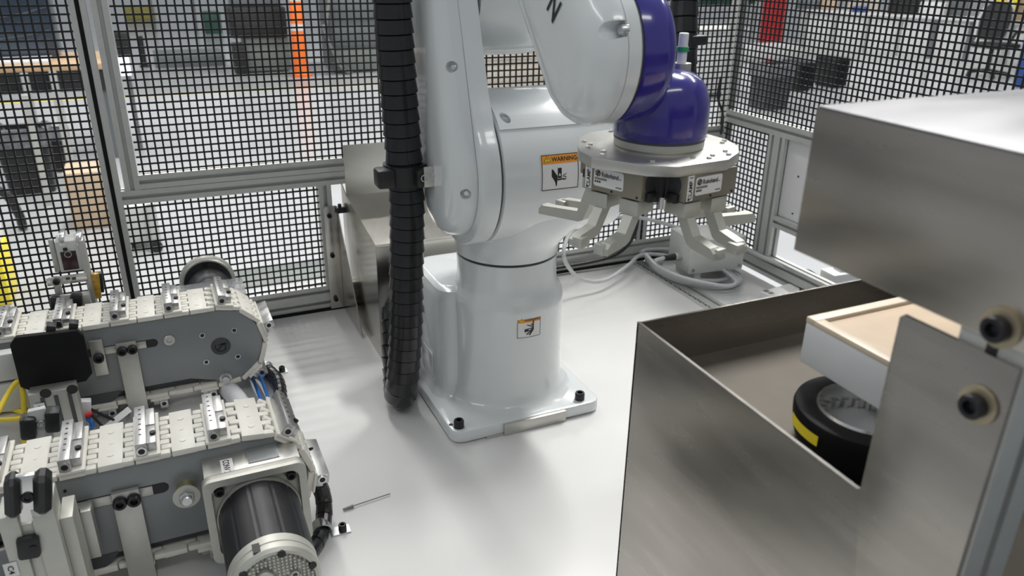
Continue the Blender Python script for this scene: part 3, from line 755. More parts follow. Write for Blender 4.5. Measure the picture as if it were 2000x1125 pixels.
def cleat_meshes():
    pad = B().bx(-.0165, .0165, -.0015, .108, .0045, .0085, .0008)
    bar = B()
    bar.bx(-.0125, .0015, .0, .101, .0085, .027, .0006)
    bar.bx(.0015, .0125, .008, .0525, .0085, .0215, .0006); bar.bx(.0015, .0125, .0555, .100, .0085, .0215, .0006)
    face = B().bx(-.0110, .0000, -.0006, .014, .020, .0274, .0003)
    ins = B().ring((-.0055, -.0022, .0165), (-.0055, .004, .0165), .0064, .0042, 18)
    hole = B().cyl((-.0055, -.0010, .0165), (-.0055, .0, .0165), .0043, n=14)
    dots = B()
    for k in range(6): dots.box((-.0055, .024 + k * .0135, .0271), (.0034, .0026, .0006))
    scr = B(); scr.cyl((.0095, .030, .0212), (.0095, .030, .0245), .0040, n=12)
    return [mesh_from(x, nme, m_) for x, nme, m_ in ((pad, 'cleat_pad', CHAIN), (bar, 'cleat', ALUC), (ins, 'threaded_insert', ZINC), (hole, 'insert_hole', INK), (dots, 'bar_holes', DGREY), (scr, 'set_screw', BOLT))]
CPAD, CBAR, CINS, CHOLE, CDOT, CSCR = cleat_meshes()
def conveyor(F, phase, label, near):
    cv = thing('chain_conveyor', label, 'conveyor', (PC, F, 0), 'twin chain conveyors')
    # side plates
    def plate(y, th, nm, m_=GREYP):
        R = .0765; pts = []
        for i in range(31):
            a = rad(90 - 180 * i / 30); pts.append((PC + R * math.cos(a), PZ + R * math.sin(a)))
        pts += [(PC - .062, .060), (PC - LST, .060), (PC - LST - .06, .09), (PC - LST - .06, .16), (PC - LST, PZ + R)]
        return obj(nm, B().prism(pts, (0, y + th, 0), (1, 0, 0), (0, 0, 1), th, .0012), m_, cv, 'grey painted side plate')
    sp = plate(F + .006, .008, 'side_plate'); plate(F + W - .014, .008, 'side_plate')
    obj('pulley', B().cyl((PC, F + .015, PZ), (PC, F + W - .015, PZ), PR - .006, n=48), DGREY, cv)
    obj('pulley', B().cyl((PC - LST, F + .015, PZ), (PC - LST, F + W - .015, PZ), PR - .006, n=32), DGREY, cv)
    obj('chain_guide', B().bx(PC - LST, PC, F + .018, F + W - .018, PZ + .055, PZ + PR - .0045), DGREY, cv)
    obj('chain_guide', B().bx(PC - LST, PC - .05, F + .018, F + W - .018, .045, .068), DGREY, cv)
    # chain and cleats
    off = V(cv.location)
    for k in range(NL):
        x, z, a = loop(phase + k * LPITCH)
        m_ = Matrix.Translation(V((x, F, z)) - off) @ Matrix.Rotation(a, 4, 'Y')
        inst('chain_link', LINK, cv, m_)
        if k % 2 == 0:
            c = inst('cleat', CBAR, cv, m_)
            for nm, me in (('cleat_pad', CPAD), ('threaded_insert', CINS), ('insert_hole', CHOLE), ('bar_holes', CDOT), ('set_screw', CSCR)): inst(nm, me, c, Matrix.Identity(4))
    yf = F + .006
    # slot with inserts and the two-bolt support leg
    obj('slot', B().prism(stadium((-.180, .1475), .0078, (-.066, .1475), .0078, 10), (0, yf + .001, 0), (1, 0, 0), (0, 0, 1), .0018), INK, sp, 'black slot')
    for xa, xb in ((-.156, -.128), (-.095, -.078)): obj('slot_insert', B().bx(xa, xb, yf - .0022, yf + .002, .1405, .1545, .0008), ALUM, sp)
    lg = obj('support_leg', B().bx(-.1275, -.094, yf - .0105, yf - .0025, .0, .1605, .0008), ALUM, cv, 'flat aluminium support leg')
    for x in (-.1185, -.1015): capbolt((x, yf - .0105, .1475), (0, -1, 0), .0086, .009, lg)
    lg2 = obj('support_leg', B().bx(-.1275, -.094, F + W - .005, F + W + .003, .0, .1605, .0008), ALUM, cv)
    obj('leg_foot', B().bx(-.1275, -.094, yf - .0105, F + W + .003, 0, .006), ALUM, cv)
    lgx = -.42
    obj('support_leg', B().bx(lgx - .017, lgx + .017, yf - .0105, yf - .0025, .0, .1605, .0008), ALUM, cv)
    # small pin and lower guide cheek
    obj('pin', B().cyl((-.178, yf, .176), (-.178, yf - .002, .176), .002, n=8), INK, sp)
    ck = [(-.40, .062), (-.40, .036), (-.17, .036), (-.155, .041), (-.142, .050), (-.134, .062)]
    obj('chain_cheek', B().prism(ck, (0, yf + .005, 0), (1, 0, 0), (0, 0, 1), .006), DGREY, cv, 'dark plastic chain cheek')
    if near:
        # drive: folded bracket, flange, ribbed black motor, finned end cap
        bk = B(); bk.bx(-.013, .112, .93, yf, .170, .178, .001); bk.bx(-.013, -.005, .93, yf, .065, .176, .001); bk.bx(.104, .112, .93, yf, .065, .176, .001)
        dr = obj('motor_bracket', bk, ALUM, cv, 'machined aluminium motor bracket')
        obj('bracket_window', B().bx(.045, .086, .952, yf - .001, .1778, .1790), GREYP, dr)
        fnl = plane_fn((.006, .978, .1785), (1, 0, 0), (0, 1, 0))
        lb = obj('conveyor_label', drect(B(), .004, .020, -.042, -.004, fnl, .0003, 2, 2), LABELW, dr, 'white CONV 2 label')
        fl2 = plane_fn((.026, .975, .1788), (0, -1, 0), (1, 0, 0))
        obj('lettering', dtext(B(), 'CONV 2', fl2, .0035, -.0130, width=.031, height=.0085, h=.0003), INK, dr)
        R0 = .053; MC = V((.049, 0, .122))
        fr = rrect(-.066, .066, -.066, .066, .012)
        fp = B(); fp.prism(fr, (MC.x, .931, MC.z), (1, 0, 0), (0, 0, 1), .010, .0015)
        mo = obj('motor_flange', fp, mat('dull cast aluminium', (.36, .35, .32), .45, metal=.6, var=.08, scale=40), cv, 'square aluminium motor flange')
        rim = B()
        n = 24; out = rrect(-.066, .066, -.066, .066, .012); inn = rrect(-.056, .056, -.056, .056, .012)
        for y0_, y1_ in ((.921, .914),):
            rs = [[(MC.x + x, y, MC.z + z) for x, z in pl] for pl, y in ((out, y0_), (out, y1_), (inn, y1_), (inn, y0_))]
            rim.rings(rs, False, False)
        obj('flange_rim', rim, ALUF, mo)
        for sx in (-1, 1):
            for sz in (-1, 1): capbolt((MC.x + sx * .046, .921, MC.z + sz * .046), (0, -1, 0), .0064, .007, mo)
        obj('motor_collar', B().cyl((MC.x, .921, MC.z), (MC.x, .912, MC.z), .0545, n=48), ALUF, mo)
        b = B(); pr = []
        for q in range(96):
            a = 2 * math.pi * q / 96; rr = R0 - (.0006 if q % 8 == 3 else 0); pr.append((rr * math.cos(a), rr * math.sin(a)))
        b.rings([[(MC.x + x, y, MC.z + z) for x, z in pr] for y in (.914, .800)]); obj('motor_body', b, MOTOR, cv, 'black ribbed motor body', ang=12)
        b = B(); b.lathe([(.0525, 0), (.0535, .001), (.0535, .014), (.0525, .0145), (.0525, .0162), (.0535, .017), (.0535, .026), (.050, .030), (.046, .0305), (.046, .024)], (MC.x, .801, MC.z), (0, -1, 0), 64)
        ec = obj('motor_end_cap', b, ALUF, cv, 'cast aluminium end cap')
        b = B()
        for i in range(-9, 10):
            for j in range(-9, 10):
                x, z = i * .0047, j * .0047
                if math.hypot(x, z) < .043 and math.hypot(x + .012, z - .016) > .013 and math.hypot(x - .022, z - .010) > .008:
                    b.box((MC.x + x, .7755, MC.z + z), (.0022, .009, .0034))
        fo = obj('cooling_pins', b, ALUF, ec); fo['kind'] = 'stuff'
        obj('cap_boss', B().cyl((MC.x - .012, .777, MC.z + .016), (MC.x - .012, .767, MC.z + .016), .0105, n=24, bev=.001), ALUF, ec)
        obj('cap_boss', B().ring((MC.x + .022, .777, MC.z + .010), (MC.x + .022, .769, MC.z + .010), .005, .003), ALUF, ec)
        for a in (78, 20, 140): obj('cap_screw', B().cyl((MC.x + .046 * math.cos(rad(a)), .773, MC.z + .046 * math.sin(rad(a))), (MC.x + .046 * math.cos(rad(a)), .7695, MC.z + .046 * math.sin(rad(a))), .005, n=12), BOLT, ec)
        obj('cap_notch', B().bx(MC.x - .021, MC.x - .011, .776, .792, MC.z + .046, MC.z + .052), INK, ec)
        # idler stud with washer and hexagon head
        q = V((-.038, yf, .139))
        sb = obj('idler_stud', B().cyl(q, q + V((0, -.020, 0)), .0125, n=28), YZINC, cv, 'yellow zinc plated spacer')
        obj('washer', B().cyl(q + V((0, -.020, 0)), q + V((0, -.0225, 0)), .0175, n=28), ALUF, sb)
        hexbolt(q + V((0, -.0225, 0)), (0, -1, 0), .0105, .006, sb)
        obj('bolt_end', B().cyl(q + V((0, -.0285, 0)), q + V((0, -.034, 0)), .0072, n=20, bev=.001), ZINC, sb)
    else:
        obj('bearing_cap', B().lathe([(.0178, 0), (.0178, .0014), (.0165, .002), (.0160, .0012)], (PC, yf, PZ), (0, -1, 0), 36), DGREY, sp, 'round dark maker badge')
        fnl = plane_fn((PC, yf - .0015, PZ), (1, 0, 0), (0, 0, 1)); b = B()
        for a, wd in ((210, 1), (330, 1)): pass
        arcp = [(.0115 * math.cos(rad(a)), .0115 * math.sin(rad(a))) for a in range(150, 331, 12)] + [(.0092 * math.cos(rad(a)), .0092 * math.sin(rad(a))) for a in range(330, 149, -12)]
        dpoly(b, arcp, fnl, .0006)
        dpoly(b, [(-.008, -.006), (-.0055, -.0075), (.006, .0045), (.0045, .0065)], fnl, .0006); dpoly(b, [(.0105, .006), (-.004, .0052), (-.0045, .0033), (.0075, .003)], fnl, .0006); dpoly(b, [(.0105, .006), (.0075, .0055), (.0062, -.006), (.0085, -.0072)], fnl, .0006)
        obj('badge_emblem', b, BOLT, sp)
        for x, z in ((.019, .1465), (.077, .1465), (.077, .0895), (.019, .0895)):
            b = B(); b.lathe([(.0052, .0008), (.0040, .0008), (.0036, -.004)], (x, yf, z), (0, -1, 0), 18, False, True); obj('plate_hole', b, ALUB, sp)
            obj('hole_core', B().cyl((x, yf - .0002, z), (x, yf - .0006, z), .0033, n=14), INK, sp)
        q = V((-.0385, yf, .148)); b = B(); b.lathe([(.0105, 0), (.0105, .003), (.0095, .004), (.0040, .004), (.0030, .002)], q, (0, -1, 0), 28); obj('cam_bolt', b, ALUC, sp)
        hexbolt((PC, yf, PZ - .0715), (0, -1, 0), .0085, .009, sp, washer=.0115)
        # drive behind the conveyor: round cover with dark glossy face
        b = B(); b.lathe([(.056, 0), (.0585, .002), (.0585, .016), (.056, .0175), (.0555, .02), (.0535, .022), (.0505, .022), (.0505, .019)], (PC + .003, 1.760, .138), (0, -1, 0), 64, True, False)
        ec = obj('motor_end_cap', b, ALUF, cv, 'round aluminium drive cover')
        obj('cover_face', B().cyl((PC + .003, 1.742, .138), (PC + .003, 1.7405, .138), .0508, n=56), mat('dark glossy cover face', (.05, .05, .06), .12, coat=1, var=.5, scale=25), ec)
        obj('cover_bar', B().bx(PC - .004, PC + .008, 1.7395, 1.741, .09, .187), BLACK, ec)
        obj('motor_body', B().cyl((PC + .003, F + W + .02, .13), (PC + .003, 1.752, .13), .046, n=32), MOTOR, cv)
        obj('motor_bracket', B().bx(-.02, .115, F + W - .004, F + W + .075, .155, .184, .002), CLEARP, cv, 'translucent drive bracket cover')
    return cv
FN, FF = .9814, 1.4467
conveyor(FF, -.025 - PC, 'grey chain conveyor with round dark badge on its end plate, beside the fence', False)
conveyor(FN, .0129 - PC, 'chain conveyor with black ribbed drive motor and CONV 2 label', True)

# ================================================================== CONDUITS ON THE TABLE AND TUBES
def table_conduit(label, pts, clamp, r=.0125):
    c = thing('cable_sleeve', label, 'cable', (clamp[0], clamp[1], 0))
    obj('sleeve', conduit(pts, r, .018, 14, .05), CONDUIT, c, ang=14)
    x, y = clamp
    b = B(); n = 14
    arcs = [[(x + rr * math.cos(rad(a)), yy, max(.001, r + rr * math.sin(rad(a)))) for a in [180 * i / n - 0 for i in range(n + 1)]] for rr, yy in ((r + .003, y - .009), (r + .003, y + .009), (r + .0012, y + .009), (r + .0012, y - .009))]
    arcs.append(arcs[0]); b.rings(arcs, False, False, False)
    b.bx(x + r + .001, x + r + .030, y - .009, y + .009, 0, .0025)
    k = obj('p_clip', b, ZINC, c, 'zinc plated cable clip'); capbolt((x + r + .019, y, .0025), (0, 0, 1), .0062, .010, k)
    return c
g1 = onz(628, 1035, .012)
table_conduit('black sleeved cable clipped to the table beside the ribbed motor', [ony(598, 880, 1.06), ony(617, 930, 1.03), onz(632, 975, .035), onz(630, 1028, .0135), onz(612, 1068, .0135), onz(560, 1120, .0135), onz(500, 1180, .0135)], (g1.x, g1.y))
g2 = onz(520, 722, .012)
table_conduit('black sleeved cable in a round clip beyond the conveyors', [onz(470, 700, .02), onz(503, 715, .0135), onz(522, 722, .0135), onz(543, 745, .0135), onz(548, 785, .0135), onz(540, 840, .0135), onz(520, 900, .02)], (g2.x, g2.y))
for i, px in enumerate((0, 16)):
    P = [onz(483 + px, 715, .02), onz(498 + px, 750, .012), onz(514 + px, 800, .006), onz(520 + px, 850, .006)]
    tag(obj('air_tube', B().tube(catmull(P, 8), .0032, 10), BLUET), ('blue air tube next to the thick white duct', 'blue air tube next to the black cable sleeve')[i], 'tube', 'blue air tubes')
b = B(); P = [onz(455, 735, .02), onz(478, 775, .02), onz(500, 840, .02)]
tag(obj('cable_duct', B().tube(catmull([onz(430, 742, .0185), onz(470, 790, .0185), onz(492, 850, .0185), onz(500, 920, .0185)], 8), .018, 16), WCAB), 'thick white flexible duct under the blue tubes', 'duct')

# ================================================================== ACTUATORS AND SENSOR NEAR THE CONVEYORS
# rear slide with black square target plate
a = thing('slide_unit', 'large square black plate on an aluminium slide with C3 tag', 'slide unit', (-.21, 1.36, 0))
yp = 1.375
cor = [(18, 676), (32, 661), (160, 645), (164, 652), (180, 732), (165, 750), (140, 752), (55, 764), (38, 752)]
cor = [(19, 675), (30, 660), (150, 646), (163, 657), (180, 730), (168, 745), (60, 764), (40, 756)]
pl = [(ony(x, y, yp).x, ony(x, y, yp).z) for x, y in cor]
obj('target_plate', B().prism(pl, (0, yp + .012, 0), (1, 0, 0), (0, 0, 1), .012, .0012), MATTB, a, 'matt black chamfered plate')
for px, py in ((98, 645), (142, 640)):
    c = ony(px, py, yp + .02); obj('side_pad', B().box((c.x, yp + .022, c.z - .004), (.014, .02, .030), Matrix.Rotation(rad(15), 3, 'Y'), .002), BLACK, a)
p0, p1_ = ony(66, 770, 1.37), ony(150, 770, 1.37)
cy = obj('slide_body', B().bx(p0.x - .004, p1_.x + .004, 1.345, 1.375, .0, p0.z + .012, .001), ALUM, a, 'aluminium slide body')
for k in range(3):
    xx = p0.x + .012 + k * .02; obj('slide_slot', B().bx(xx, xx + .006, 1.3435, 1.346, .01, p0.z + .004), DGREY, cy)
for px, py in ((89, 768), (141, 760)):
    c = ony(px, py, 1.3445); obj('slide_hole', B().cyl((c.x, 1.344, c.z), (c.x, 1.3435, c.z), .0085, n=18), INK, cy)
c = ony(78, 797, 1.343); fn = plane_fn((c.x, 1.343, c.z), (1, 0, 0), (0, 0, 1))
lb = obj('tag_label', drect(B(), -.008, .008, -.009, .009, fn, .0008, 1, 1), LABELW, cy, 'white C3 tag')
obj('lettering', dtext(B(), 'C3', plane_fn((c.x, 1.342, c.z), (0, 0, -1), (1, 0, 0)), -.005, -.003, width=.010, height=.006, h=.0006), INK, cy)
c = ony(178, 640, yp)
bp = B().bx(-.168, -.147, 1.4405, 1.4465, .105, .175, .0008); pk = obj('mount_plate', bp, ALUM, a)
capbolt((-.1575, 1.4405, .142), (0, -1, 0), .0090, .009, pk)
# rear pair of black pads on an arm (C3 stop)
st = thing('stop_gate', 'grey arm with two black rubber pads standing between the conveyors', 'stop', (-.2, 1.22, 0))
pa = ony(82, 815, 1.20)
obj('arm', B().bar((pa.x + .012, 1.20, 0), (pa.x, 1.20, pa.z + .012), .022, .008, up=(0, 1, 0)), GREYP, st) if False else None
c = ony(80, 828, 1.2)
obj('arm', B().box((c.x + .004, 1.2, c.z / 2 + .012), (.023, .010, c.z + .03), Matrix.Rotation(rad(-3), 3, 'Y'), .001), ENCL, st)
for px, py in ((56, 832), (104, 818)):
    q = ony(px, py, 1.198); obj('rubber_pad', B().box((q.x, 1.197, q.z), (.021, .026, .036), Matrix.Rotation(rad(8), 3, 'Y'), .005, 2), RUBBER, st, 'faceted black rubber pad')
capbolt((c.x + .002, 1.195, c.z + .004), (0, -1, 0), .0062, .005, st, m=ZINC)
# front stop with two black pads on the C4 cylinder
c4 = thing('stop_cylinder', 'square aluminium pneumatic cylinder with C4 tag and two black pads', 'cylinder', (-.2, .91, 0))
q0, q1 = ony(14, 1060, .90), ony(128, 1060, .90)
zt = ony(70, 985, .90).z
b = B(); b.bx(q0.x, q0.x + .020, .885, .93, 0, ony(40, 990, .9).z, .0015); b.bx(q1.x - .024, q1.x, .885, .93, 0, ony(110, 985, .9).z + .012, .0015); b.bx(q0.x + .02, q1.x - .024, .89, .93, 0, ony(70, 1010, .9).z, .001)
cyb = obj('cylinder_body', b, ALUF, c4, 'aluminium cylinder body')
obj('side_profile', B().bx(q1.x, q1.x + .014, .90, .945, 0, q1.z + .035, .001), ALUF, c4)
q = ony(58, 975, .893); obj('rod_plate', B().box((q.x, .889, q.z + .006), (.021, .008, .062), Matrix.Rotation(rad(4), 3, 'Y'), .001), ALUB, c4)
q = ony(54, 972, .884); capbolt((q.x, .885, q.z), (0, -1, 0), .0066, .003, c4)
for px, py, w_ in ((26, 965, .016), (84, 958, .018)):
    q = ony(px, py, .89); obj('rubber_pad', B().box((q.x, .889, q.z), (w_, .028, .052), Matrix.Rotation(rad(10), 3, 'Y'), .006, 1), RUBBER, c4, 'faceted black rubber pad')
q = ony(56, 1068, .884); obj('air_port', B().box((q.x, .884, q.z), (.023, .012, .030), Matrix.Rotation(rad(6), 3, 'Y'), .004, 2), BLACK, c4, 'black air port elbow')
q = ony(65, 1073, .876); obj('port_screw', B().cyl((q.x, .8785, q.z), (q.x, .8765, q.z), .004, n=12), BOLT, c4)
q = ony(22, 1113, .884); fn = plane_fn((q.x, .8845, q.z), (1, 0, 0), (0, 0, 1))
obj('tag_label', drect(B(), -.007, .007, -.010, .010, fn, .0006, 1, 1), LABELW, cyb, 'white C4 tag')
obj('lettering', dtext(B(), 'C4', plane_fn((q.x, .8838, q.z), (0, 0, -1), (1, 0, 0)), -.006, -.003, width=.012, height=.006, h=.0006), INK, cyb)
mp_ = obj('mount_plate', B().bx(-.172, -.150, .955, .978, .085, .160, .0008), ALUM, c4, 'bare aluminium mount plate')
q = ony(141, 1005, .952); capbolt((q.x, .956, q.z), (0, -1, 0), .0088, .010, mp_)
obj('stop_foot', B().bx(q0.x - .02, q0.x, .90, .93, .17, .20, .001), ALUM, c4); capbolt((q0.x - .006, .90, .187), (0, -1, 0), .008, .008, c4)
q = onz(128, 1128, .10); obj('hose_loop', B().tube([(q.x + .012 * math.cos(rad(t_)), q.y - .005, q.z + .012 * math.sin(rad(t_))) for t_ in range(0, 361, 20)], .0032, 8), BLACK, c4)

# sensor head above the rear conveyor
se = thing('vision_sensor', 'clear boxed sensor with dark red window on a bracket over the rear conveyor', 'sensor', (-.19, 1.62, 0))
ys = 1.62
def sy(px, py, y=ys): return ony(px, py, y)
A_, Bq = sy(113, 485), sy(160, 530)
obj('sensor_housing', B().bx(A_.x - .004, sy(163, 500).x + .002, ys, ys + .045, sy(140, 528).z - .002, sy(140, 470).z, .002), ENCL, se, 'pale translucent housing')
obj('red_window', B().bx(A_.x + .002, Bq.x - .003, ys - .002, ys + .001, sy(140, 526).z, sy(140, 490).z, .0008), REDLENS, se, 'dark red square window')
q = sy(133, 496); obj('lens_ring', B().ring((q.x, ys - .0035, q.z), (q.x, ys - .002, q.z), .0062, .0052), ALUF, se)
obj('top_lens', B().bx(A_.x + .008, Bq.x - .016, ys - .003, ys + .02, sy(133, 489).z, sy(133, 483).z, .001), BLACK, se)
for px in (118, 152): obj('side_rail', B().bx(sy(px, 470).x - .003, sy(px, 470).x + .006, ys - .001, ys + .05, sy(px, 480).z, sy(px, 463).z, .0008), ALUB, se)
obj('upright', B().bx(sy(163, 520).x - .001, sy(172, 520).x + .001, ys - .004, ys + .03, sy(165, 575).z - .05, sy(165, 468).z, .0008), ALUM, se)
obj('back_post', B().bx(sy(97, 500).x, sy(106, 500).x, ys + .02, ys + .03, sy(103, 540).z, sy(100, 475).z, .0008), ALUM, se)
cbk = obj('cross_bracket', B().bx(sy(91, 545).x, sy(172, 545).x, ys - .008, ys - .003, sy(130, 552).z, sy(130, 536).z, .0008), ALUB, se)
for px in (129, 141): obj('bracket_slot', B().bx(sy(px, 541).x, sy(px + 8, 541).x, ys - .0086, ys - .007, sy(px, 543).z - .001, sy(px, 540).z + .001), DGREY, cbk)
q = sy(111, 546); obj('washer', B().cyl((q.x, ys - .008, q.z), (q.x, ys - .011, q.z), .0105, n=20), ALUM, cbk); capbolt((q.x, ys - .011, q.z), (0, -1, 0), .0062, .005, cbk)
q = sy(117, 580); obj('stem', B().bx(q.x - .005, q.x + .006, ys - .004, ys + .006, 0, sy(117, 555).z, .0008), ALUM, se)
obj('amber_board', B().box((sy(184, 560).x, ys + .012, sy(184, 562).z), (.020, .012, .052), Matrix.Rotation(rad(4), 3, 'Y'), .001), mat('amber circuit strip', (.55, .33, .03), .3, coat=.6, var=.4, scale=120), se, 'amber terminal strip')
obj('ribbed_block', B().box((sy(194, 556).x, ys + .02, sy(194, 558).z), (.012, .016, .040), Matrix.Rotation(rad(4), 3, 'Y'), .001), BLACK, se)
sb = thing('stop_gate', 'small bracket with two black pads at the back edge of the rear conveyor', 'stop', (-.19, 1.585, 0))
ys = 1.59
for px, py in ((112, 578), (151, 573)):
    q = sy(px, py); obj('rubber_pad', B().box((q.x, ys, q.z), (.020, .022, .026), Matrix.Rotation(rad(8), 3, 'Y'), .005, 2), RUBBER, sb, 'faceted black rubber pad')
q = sy(132, 578); obj('arm', B().bx(q.x - .010, q.x + .010, ys - .003, ys + .006, 0, q.z + .014, .001), ALUM, sb)
q = sy(134, 578); obj('bolt', B().cyl((q.x, ys - .003, q.z), (q.x, ys - .008, q.z), .005, n=14), ALUB, sb)
q = sy(165, 580); obj('side_cheek', B().bx(q.x - .008, q.x + .012, ys, ys + .02, 0, q.z + .016, .001), ALUM, sb)

# yellow cables and small wiring by the slide
for i, P in enumerate(([(-40, 870), (-10, 815), (18, 765), (36, 745), (44, 765), (47, 800), (47, 835), (46, 870)], [(-40, 795), (0, 800), (30, 801), (60, 812), (64, 810)], [(-40, 822), (0, 820), (30, 818), (48, 815)], [(145, 1140), (150, 1105), (163, 1075), (170, 1060)])):
    zs = [.09, .12, .14, .15, .13, .10, .05, .02] if i == 0 else ([.08] * 5 if i in (1, 2) else [.02, .04, .06, .07])
    pts = [onz(x, y, z) for (x, y), z in zip(P, zs)]
    tag(obj('sensor_cable', B().tube(catmull(pts, 8), .0042, 10), YCAB), ['yellow cable arching beside the black square plate', 'yellow cable running under the black plate, upper of two', 'yellow cable running under the black plate, lower of two', 'yellow cable hanging below the front conveyor plate'][i], 'cable', 'yellow sensor cables')
for i, (P, m_, lb) in enumerate((([(152, 775), (158, 795), (172, 797), (195, 808), (222, 820)], BLACK, 'thin black wire by the brass fitting'),
                    ([(178, 810), (190, 822), (202, 835)], BLACK, 'short black wire beneath the white valve'))):
    tag(obj('wire', B().tube(catmull([onz(x, y, .05) for x, y in P], 8), .0024, 8), m_), lb, 'wire')
va = thing('flow_valve', 'small white valve with brass elbow and blue tube beside the slide', 'valve', onz(165, 800, 0))
q = onz(167, 796, .06); obj('valve_body', B().box(q, (.018, .016, .032), Matrix.Rotation(rad(10), 3, 'Y'), .002), WPLA, va)
q = onz(150, 793, .06); obj('brass_elbow', B().cyl(q, q + V((.014, 0, .002)), .007, n=16), YZINC, va, 'brass elbow')
q = onz(152, 803, .05); obj('elbow_nut', B().cyl(q + V((0, 0, -.01)), q + V((0, 0, .008)), .007, n=14), BLACK, va)
q = onz(171, 812, .05); obj('collet', B().cyl(q + V((-.008, 0, 0)), q + V((.008, 0, .002)), .004, n=12), REDP, va, 'red release collet')
obj('blue_tube', B().tube(catmull([onz(150, 808, .045), onz(165, 815, .045), onz(176, 822, .04), onz(180, 833, .03), onz(168, 836, .03)], 8), .004, 10), BLUET, va, 'blue air tube')
obj('stand', B().tube([onz(167, 803, .05), V((onz(167, 803, .05).x, onz(167, 803, .05).y, 0))], .003, 8), ALUM, va)
b = B(); g = 14
u0_, v0_ = onz(215, 770, .012), onz(300, 840, .012)
import itertools
pts = []; fs = []
for j in range(g + 1):
    for i in range(g + 1):
        p = onz(160 + 110 * i / g, 755 + 85 * j / g, .004 + .018 * abs(math.sin(i * 1.7 + j * .9) * math.cos(j * 1.3 - i * .6))); pts.append(p)
for j in range(g):
    for i in range(g): fs.append([j * (g + 1) + i, j * (g + 1) + i + 1, (j + 1) * (g + 1) + i + 1, (j + 1) * (g + 1) + i])
b.add(pts, fs); tag(obj('plastic_bag', b, CLEARP), 'crumpled clear plastic bag lying under the rear conveyor', 'bag')
q = [onz(x, y, .03) for x, y in ((198, 842), (246, 806), (262, 818), (215, 850))]
tg = obj('cable_tag', B().prism([(0, 0), (.055, 0), (.055, .018), (0, .018)], onz(205, 845, .03), (.86, .30, .42), (-.35, .90, .1), .0006), LABELW); tag(tg, 'white paper cable tag standing by the flat support leg', 'tag')
st_ = thing('terminal_housing', 'stacked pale grey module boxes at the open end beside the black plate', 'box', (-.34, 1.44, 0))
for z0_, z1_ in ((.02, .075), (.082, .135), (.14, .19)): obj('module', B().bx(-.45, -.272, 1.41, 1.434, z0_, z1_, .003), ENCL, st_)
obj('module_stand', B().bx(-.45, -.30, 1.412, 1.432, 0, .03), ENCL, st_)

# ================================================================== TABLE-TOP SMALL THINGS
p, q = onz(670, 995, .003), onz(690, 988, .003); e = onz(762, 964, .003)
pkk = thing('wire_probe', 'thin wire probe with grey grip lying on the white table', 'probe', (p.x, p.y, 0))
obj('grip', B().cyl(p, q, .0018, .0028, n=10, bev=.0004), GREYP, pkk); obj('needle', B().cyl(q, e, .0009, n=6), GREYP, pkk)

# junction box with its cables
jb = thing('junction_box', 'grey plastic junction box with corner screws and a round plug connector', 'junction box', (1.32, 1.64, 0))
zb = .032
c0 = onz(1345, 537, zb); c1 = onz(1450, 525, zb); ex = (c1 - c0).normalized(); ey = V((0, 0, 1)).cross(ex); Lx = (c1 - c0).length
Mr = Matrix((ex, ey, V((0, 0, 1)))).transposed()
ctr = c0 + ex * Lx / 2 + ey * .06 + V((0, 0, .0475))
obj('enclosure', B().box(ctr, (Lx, .12, .095), Mr, .004), ENCL, jb)
obj('lid_line', B().box(ctr - ey * .052, (Lx + .0012, .002, .0962), Mr, .001), ALUM, jb)
for sx in (-1, 1):
    for sz in (-1, 1):
        q = ctr - ey * .0605 + ex * sx * (Lx / 2 - .012) + V((0, 0, sz * .036)); sw = obj('corner_screw', B().ring(q, q - ey * .001, .006, .0042, 16), ALUF, jb); obj('screw_core', B().cyl(q, q - ey * .0006, .0042, n=12), INKG, sw)
q = ctr - ex * Lx / 2 + V((0, 0, -.012)) - ey * .01
obj('socket', B().cyl(q, q - ex * .018, .0115, n=20, bev=.001), ZINC, jb, 'metal threaded socket')
obj('plug', B().cyl(q - ex * .018, q - ex * .05, .0092, .0080, n=18, bev=.001), BLACK, jb, 'black plug')
for sx in (-.3, .3): obj('spacer_foot', B().box(ctr + ex * sx * Lx + V((0, 0, -.064)), (.02, .1, zb), Mr), ENCL, jb)
pl0 = q - ex * .05
def cable(name, label, pts, r, m_): return tag(obj(name, B().tube(catmull(pts, 8), r, 10), m_), label, 'cable', 'cables around the junction box')
cable('plug_cable', 'grey cable curling from the black plug into the coil', [pl0, pl0 - ex * .025 + V((0, 0, -.004)), onz(1292, 512, .03), onz(1292, 522, .015), onz(1330, 540, .012), onz(1390, 548, .01), onz(1420, 545, .01)], .0048, GCAB)
cable('loop_cable', 'grey cable making a wide open loop beside the robot column', [onz(1310, 500, .02), onz(1255, 497, .03), onz(1225, 520, .035), onz(1180, 548, .03), onz(1135, 545, .05), onz(1108, 518, .10), onz(1101, 490, .14), onz(1115, 455, .17), onz(1150, 432, .18), onz(1200, 424, .17), onz(1260, 427, .15), onz(1330, 447, .12), onz(1350, 460, .12)], .0052, GCAB)
for k in range(4):
    z = .008 + .009 * k; o_ = k * 3.5
    cable('coiled_cable', 'grey cable, %s turn of the coil beneath the junction box' % ('lowest', 'second lowest', 'second highest', 'topmost')[k], [onz(1262 - o_, 492, z), onz(1280 - o_, 490 - o_ * .3, z), onz(1330, 494 - o_ * .5, z), onz(1385, 510, z), onz(1445 - o_, 535 + o_, z), onz(1437 - o_, 556 + o_ * .2, z), onz(1390, 561 - o_ * .6, z), onz(1330, 551 - o_, z), onz(1285, 530 - o_, z), onz(1262, 508 - o_, z)], .0048, GCAB)
cable('straight_cable', 'grey cable running from the junction box along the fence rail', [ctr + ex * Lx * .5 + V((0, 0, .01)), onz(1480, 498, .06), onz(1530, 520, .055), onz(1590, 548, .05), onz(1640, 575, .03)], .0062, GCAB)
